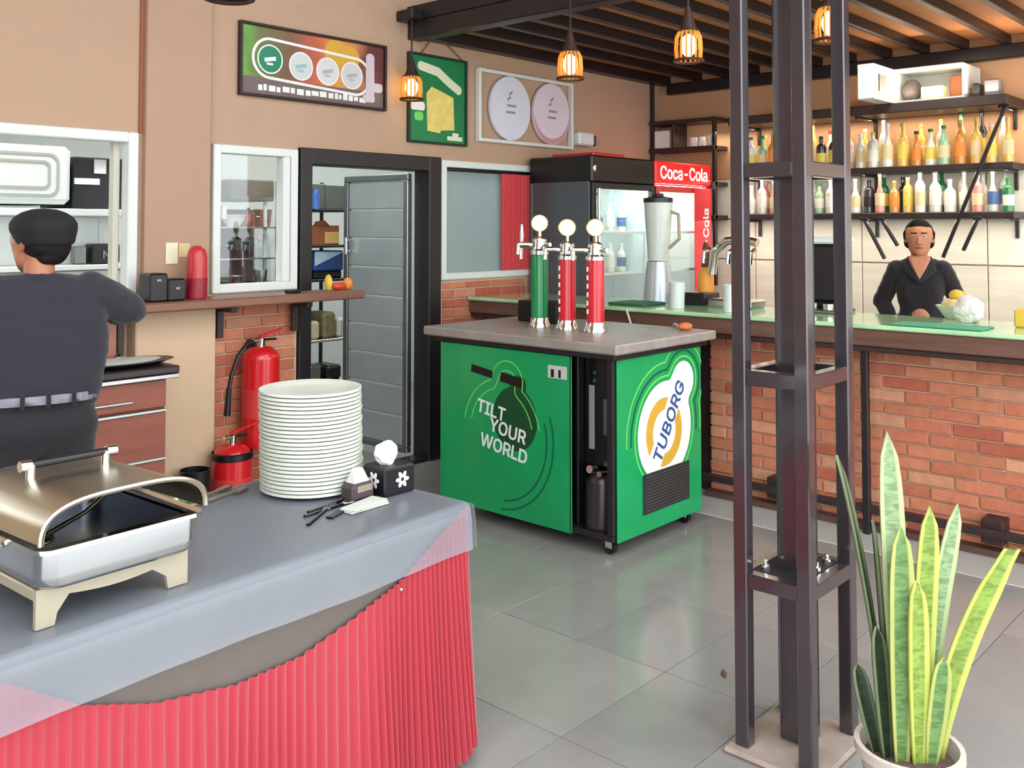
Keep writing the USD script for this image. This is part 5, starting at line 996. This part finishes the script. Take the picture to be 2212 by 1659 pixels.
def build_person(name, label, loc, rz, J, skin, shirt_m, trouser_m, head_yaw, groups_shirt, groups_trousers, hair, extra):
    t = thing(name, label, 'person', loc, rz)
    hg, T = head_groups(J['head'], head_yaw)
    g = hg + [[(J['neck'], .05), (np.array(J['head']) + (0, -.01, -.06), .052)], [((-.10, 0, 1.32), .048), ((.10, 0, 1.32), .048), ((0, 0, 1.05), .07)], [((-.09, 0, .90), .09), ((.09, 0, .90), .09), ((0, 0, 1.05), .09)]]
    for s, k in ((-1, 'l'), (1, 'r')):
        g += [[(J['sh' + k], .044), (J['el' + k], .036)], [(J['el' + k], .036), (J['wr' + k], .026)], [((s * .09, 0, .88), .085), ((s * .10, .01, .48), .052)], [((s * .10, .01, .48), .052), ((s * .10, -.01, .09), .036)], [((s * .10, -.02, .045), .036), ((s * .11, .13, .03), .028)]]
        g += hand(J['wr' + k], J['hd' + k], J['hn' + k], .7, .95, -s)
    b = part(t, 'body', hulls(g, .016, 6), skin, True)
    sm = hulls(groups_shirt, .016, 10); pv = sm.vertices * [16, 16, 7]
    sm.vertices += sm.vertex_normals * (.012 * (meshkit.fbm(pv + 9, 3, 5) - .5) + .006 * (meshkit.noise(sm.vertices * [9, 9, 38] + 3, 8) - .5))[:, None]
    part(t, 'shirt', sm, shirt_m, True); part(t, 'trousers', hulls(groups_trousers, .022, 10), trouser_m, True)
    part(t, 'hair', hulls(hair(T), .014, 6), HAIR, True)
    for s in (-1, 1):
        part(t, 'eye', ball(T(s * .031, .0865, .006), (.012, .008, .007), 2), mat('eye_white', (226, 222, 214), .3), True); part(t, 'pupil', ball(T(s * .031, .0935, .006), .0045, 1), BLACKP, True)
        part(t, 'eyebrow', hulls([[(T(s * .016, .0945, .026), .004), (T(s * .046, .082, .026), .003)]], .01, 2), HAIR, True)
    part(t, 'lips', hulls([[(T(-.02, .083, -.066), .0055), (T(.02, .083, -.066), .0055), (T(0, .089, -.066), .007)]], .008, 2), mat('lips', (150, 82, 72), .5), True)
    for s in (-1, 1): part(t, 'shoe', hulls([[((s * .10, -.045, .045), .045), ((s * .11, .13, .035), .036), ((s * .10, -.02, .10), .042)]], .02, 4), BLACKP, True)
    for n_, m_, mm in extra(T): part(t, n_, m_, mm, True)
    return t
def trousers(z=1.0):
    G = [[((-.085, 0, z), .085), ((.085, 0, z), .085), ((-.095, -.02, .90), .105), ((.095, -.02, .90), .105)]]
    for s in (-1, 1): G += [[((s * .09, -.01, .88), .105), ((s * .10, .01, .48), .072)], [((s * .10, .01, .48), .072), ((s * .10, -.01, .10), .058)]]
    return G
# server at the left, seen from behind
J = dict(head=(.0, .015, 1.555), neck=(0, -.01, 1.42), shl=(-.17, .0, 1.365), shr=(.17, .0, 1.365), ell=(-.33, .10, 1.30), elr=(.335, .08, 1.285), wrl=(-.16, .34, 1.26), wrr=(.16, .33, 1.25), hdl=(.5, .8, -.1), hdr=(-.5, .8, -.1), hnl=(.2, .1, -1), hnr=(-.2, .1, -1))
gs = [[((-.14, -.01, 1.355), .075), ((.14, -.01, 1.355), .075), ((-.05, -.02, 1.385), .055), ((.05, -.02, 1.385), .055), ((-.13, 0, 1.2), .105), ((.13, 0, 1.2), .105)], [((-.13, 0, 1.2), .105), ((.13, 0, 1.2), .105), ((-.10, -.01, 1.03), .108), ((.10, -.01, 1.03), .108)]]
for s in (-1, 1): gs += [[((s * .165, -.005, 1.362), .078), ((s * .20, .0, 1.355), .070), ((s * .31, .07, 1.30), .062)], [((s * .31, .07, 1.30), .062), ((s * .335, .085, 1.285), .05), ((s * .29, .14, 1.28), .052)]]
def hairA(T): return [[(T(0, -.03, .005), .086), (T(.01, -.055, -.025), .058), (T(-.035, -.05, -.02), .042), (T(.045, -.04, -.02), .045)], [(T(.01, -.05, -.035), .056), (T(-.02, -.052, -.055), .034), (T(.035, -.045, -.055), .034)]]
def extraA(T):
    cap = hulls([[(T(0, -.02, .045), (.112, .122, .066)), (T(0, -.03, -.005), (.096, .098, .03))], [(T(.085, .0, .02), (.045, .06, .016)), (T(.135, .02, .008), (.03, .04, .008))]], .014, 4)
    buckle = rbox(-.02, .115, .985, .02, .125, 1.02, .003)
    th = np.linspace(0, 2 * math.pi, 41); belt = [((.185) * math.copysign(abs(math.cos(a)) ** .7, math.cos(a)), .108 * math.copysign(abs(math.sin(a)) ** .7, math.sin(a)) - .012) for a in th]
    bl = extr(Polygon(belt).buffer(.008).difference(Polygon(belt).buffer(.001)), .03); bl.apply_translation([0, 0, .995])
    loops = [('belt_loop', rbox(x - .007, -.138, .985, x + .007, -.125, 1.035, .003), BLACKCLOTH) for x in (-.06, .02, .10)]
    collar = hulls([[((-.045, -.03, 1.42), .02), ((.045, -.03, 1.42), .02), ((0, -.05, 1.42), .02)]], .012, 3)
    return [('cap', cap, CAPCLOTH), ('belt', bl, mat('belt_grey', (128, 124, 134), .5)), *loops, ('belt_buckle', buckle, CHROME), ('collar', collar, NAVY)]
build_person('person', 'person in dark navy shirt, flat cap and black trousers, standing with the back turned', (1.37, 3.50, -0.0), -14, J, SKIN2, NAVY, BLACKCLOTH, 38, gs, trousers(1.0), hairA, extraA)
# bartender, hands on hips behind the bar
J = dict(head=(0, .01, 1.535), neck=(0, -.01, 1.40), shl=(-.135, 0, 1.335), shr=(.135, 0, 1.335), ell=(-.232, -.05, 1.115), elr=(.232, -.05, 1.115), wrl=(-.145, .06, .975), wrr=(.145, .06, .975), hdl=(.75, .35, -.3), hdr=(-.75, .35, -.3), hnl=(0, -1, -.2), hnr=(0, -1, -.2))
gs = [[((-.11, 0, 1.325), .055), ((.11, 0, 1.325), .055), ((-.07, -.03, 1.36), .042), ((.07, -.03, 1.36), .042), ((-.065, .01, 1.22), .08), ((.065, .01, 1.22), .08)], [((-.065, .01, 1.22), .08), ((.065, .01, 1.22), .08), ((-.04, .0, 1.06), .075), ((.04, .0, 1.06), .075)], [((-.04, .0, 1.06), .075), ((.04, .0, 1.06), .075), ((-.09, 0, .92), .105), ((.09, 0, .92), .105)]]
for s in (-1, 1): gs += [[((s * .133, 0, 1.325), .063), ((s * .228, -.049, 1.122), .052)], [((s * .228, -.049, 1.122), .052), ((s * .165, .04, 1.01), .042)]]
def hairB(T): return [[(T(0, -.034, .026), .087), (T(0, -.005, .055), .064)], [(T(-.06, -.01, .02), .034), (T(-.055, -.03, -.04), .034)], [(T(.06, -.01, .02), .034), (T(.055, -.03, -.04), .034)], [(T(0, -.06, -.03), .06), (T(0, -.095, -.02), .035)]]
def extraB(T):
    vn = hulls([[((-.045, .072, 1.40), .02), ((.045, .072, 1.40), .02), ((0, .118, 1.27), .010)]], .012, 2)
    lap = [hulls([[((s * .06, .06, 1.40), .016), ((s * .004, .125, 1.26), .011), ((s * .085, .075, 1.33), .012)]], .012, 2) for s in (-1, 1)]
    return [('open_neck', vn, SKIN), ('lapel', lap[0], BLACKCLOTH), ('lapel', lap[1], BLACKCLOTH)]
build_person('person', 'bartender in a black open-necked shirt, elbows out, behind the bar', (6.20, 2.16, 0), 109, J, SKIN, BLACKCLOTH, BLACKCLOTH, 0, gs, trousers(.96), hairB, extraB)
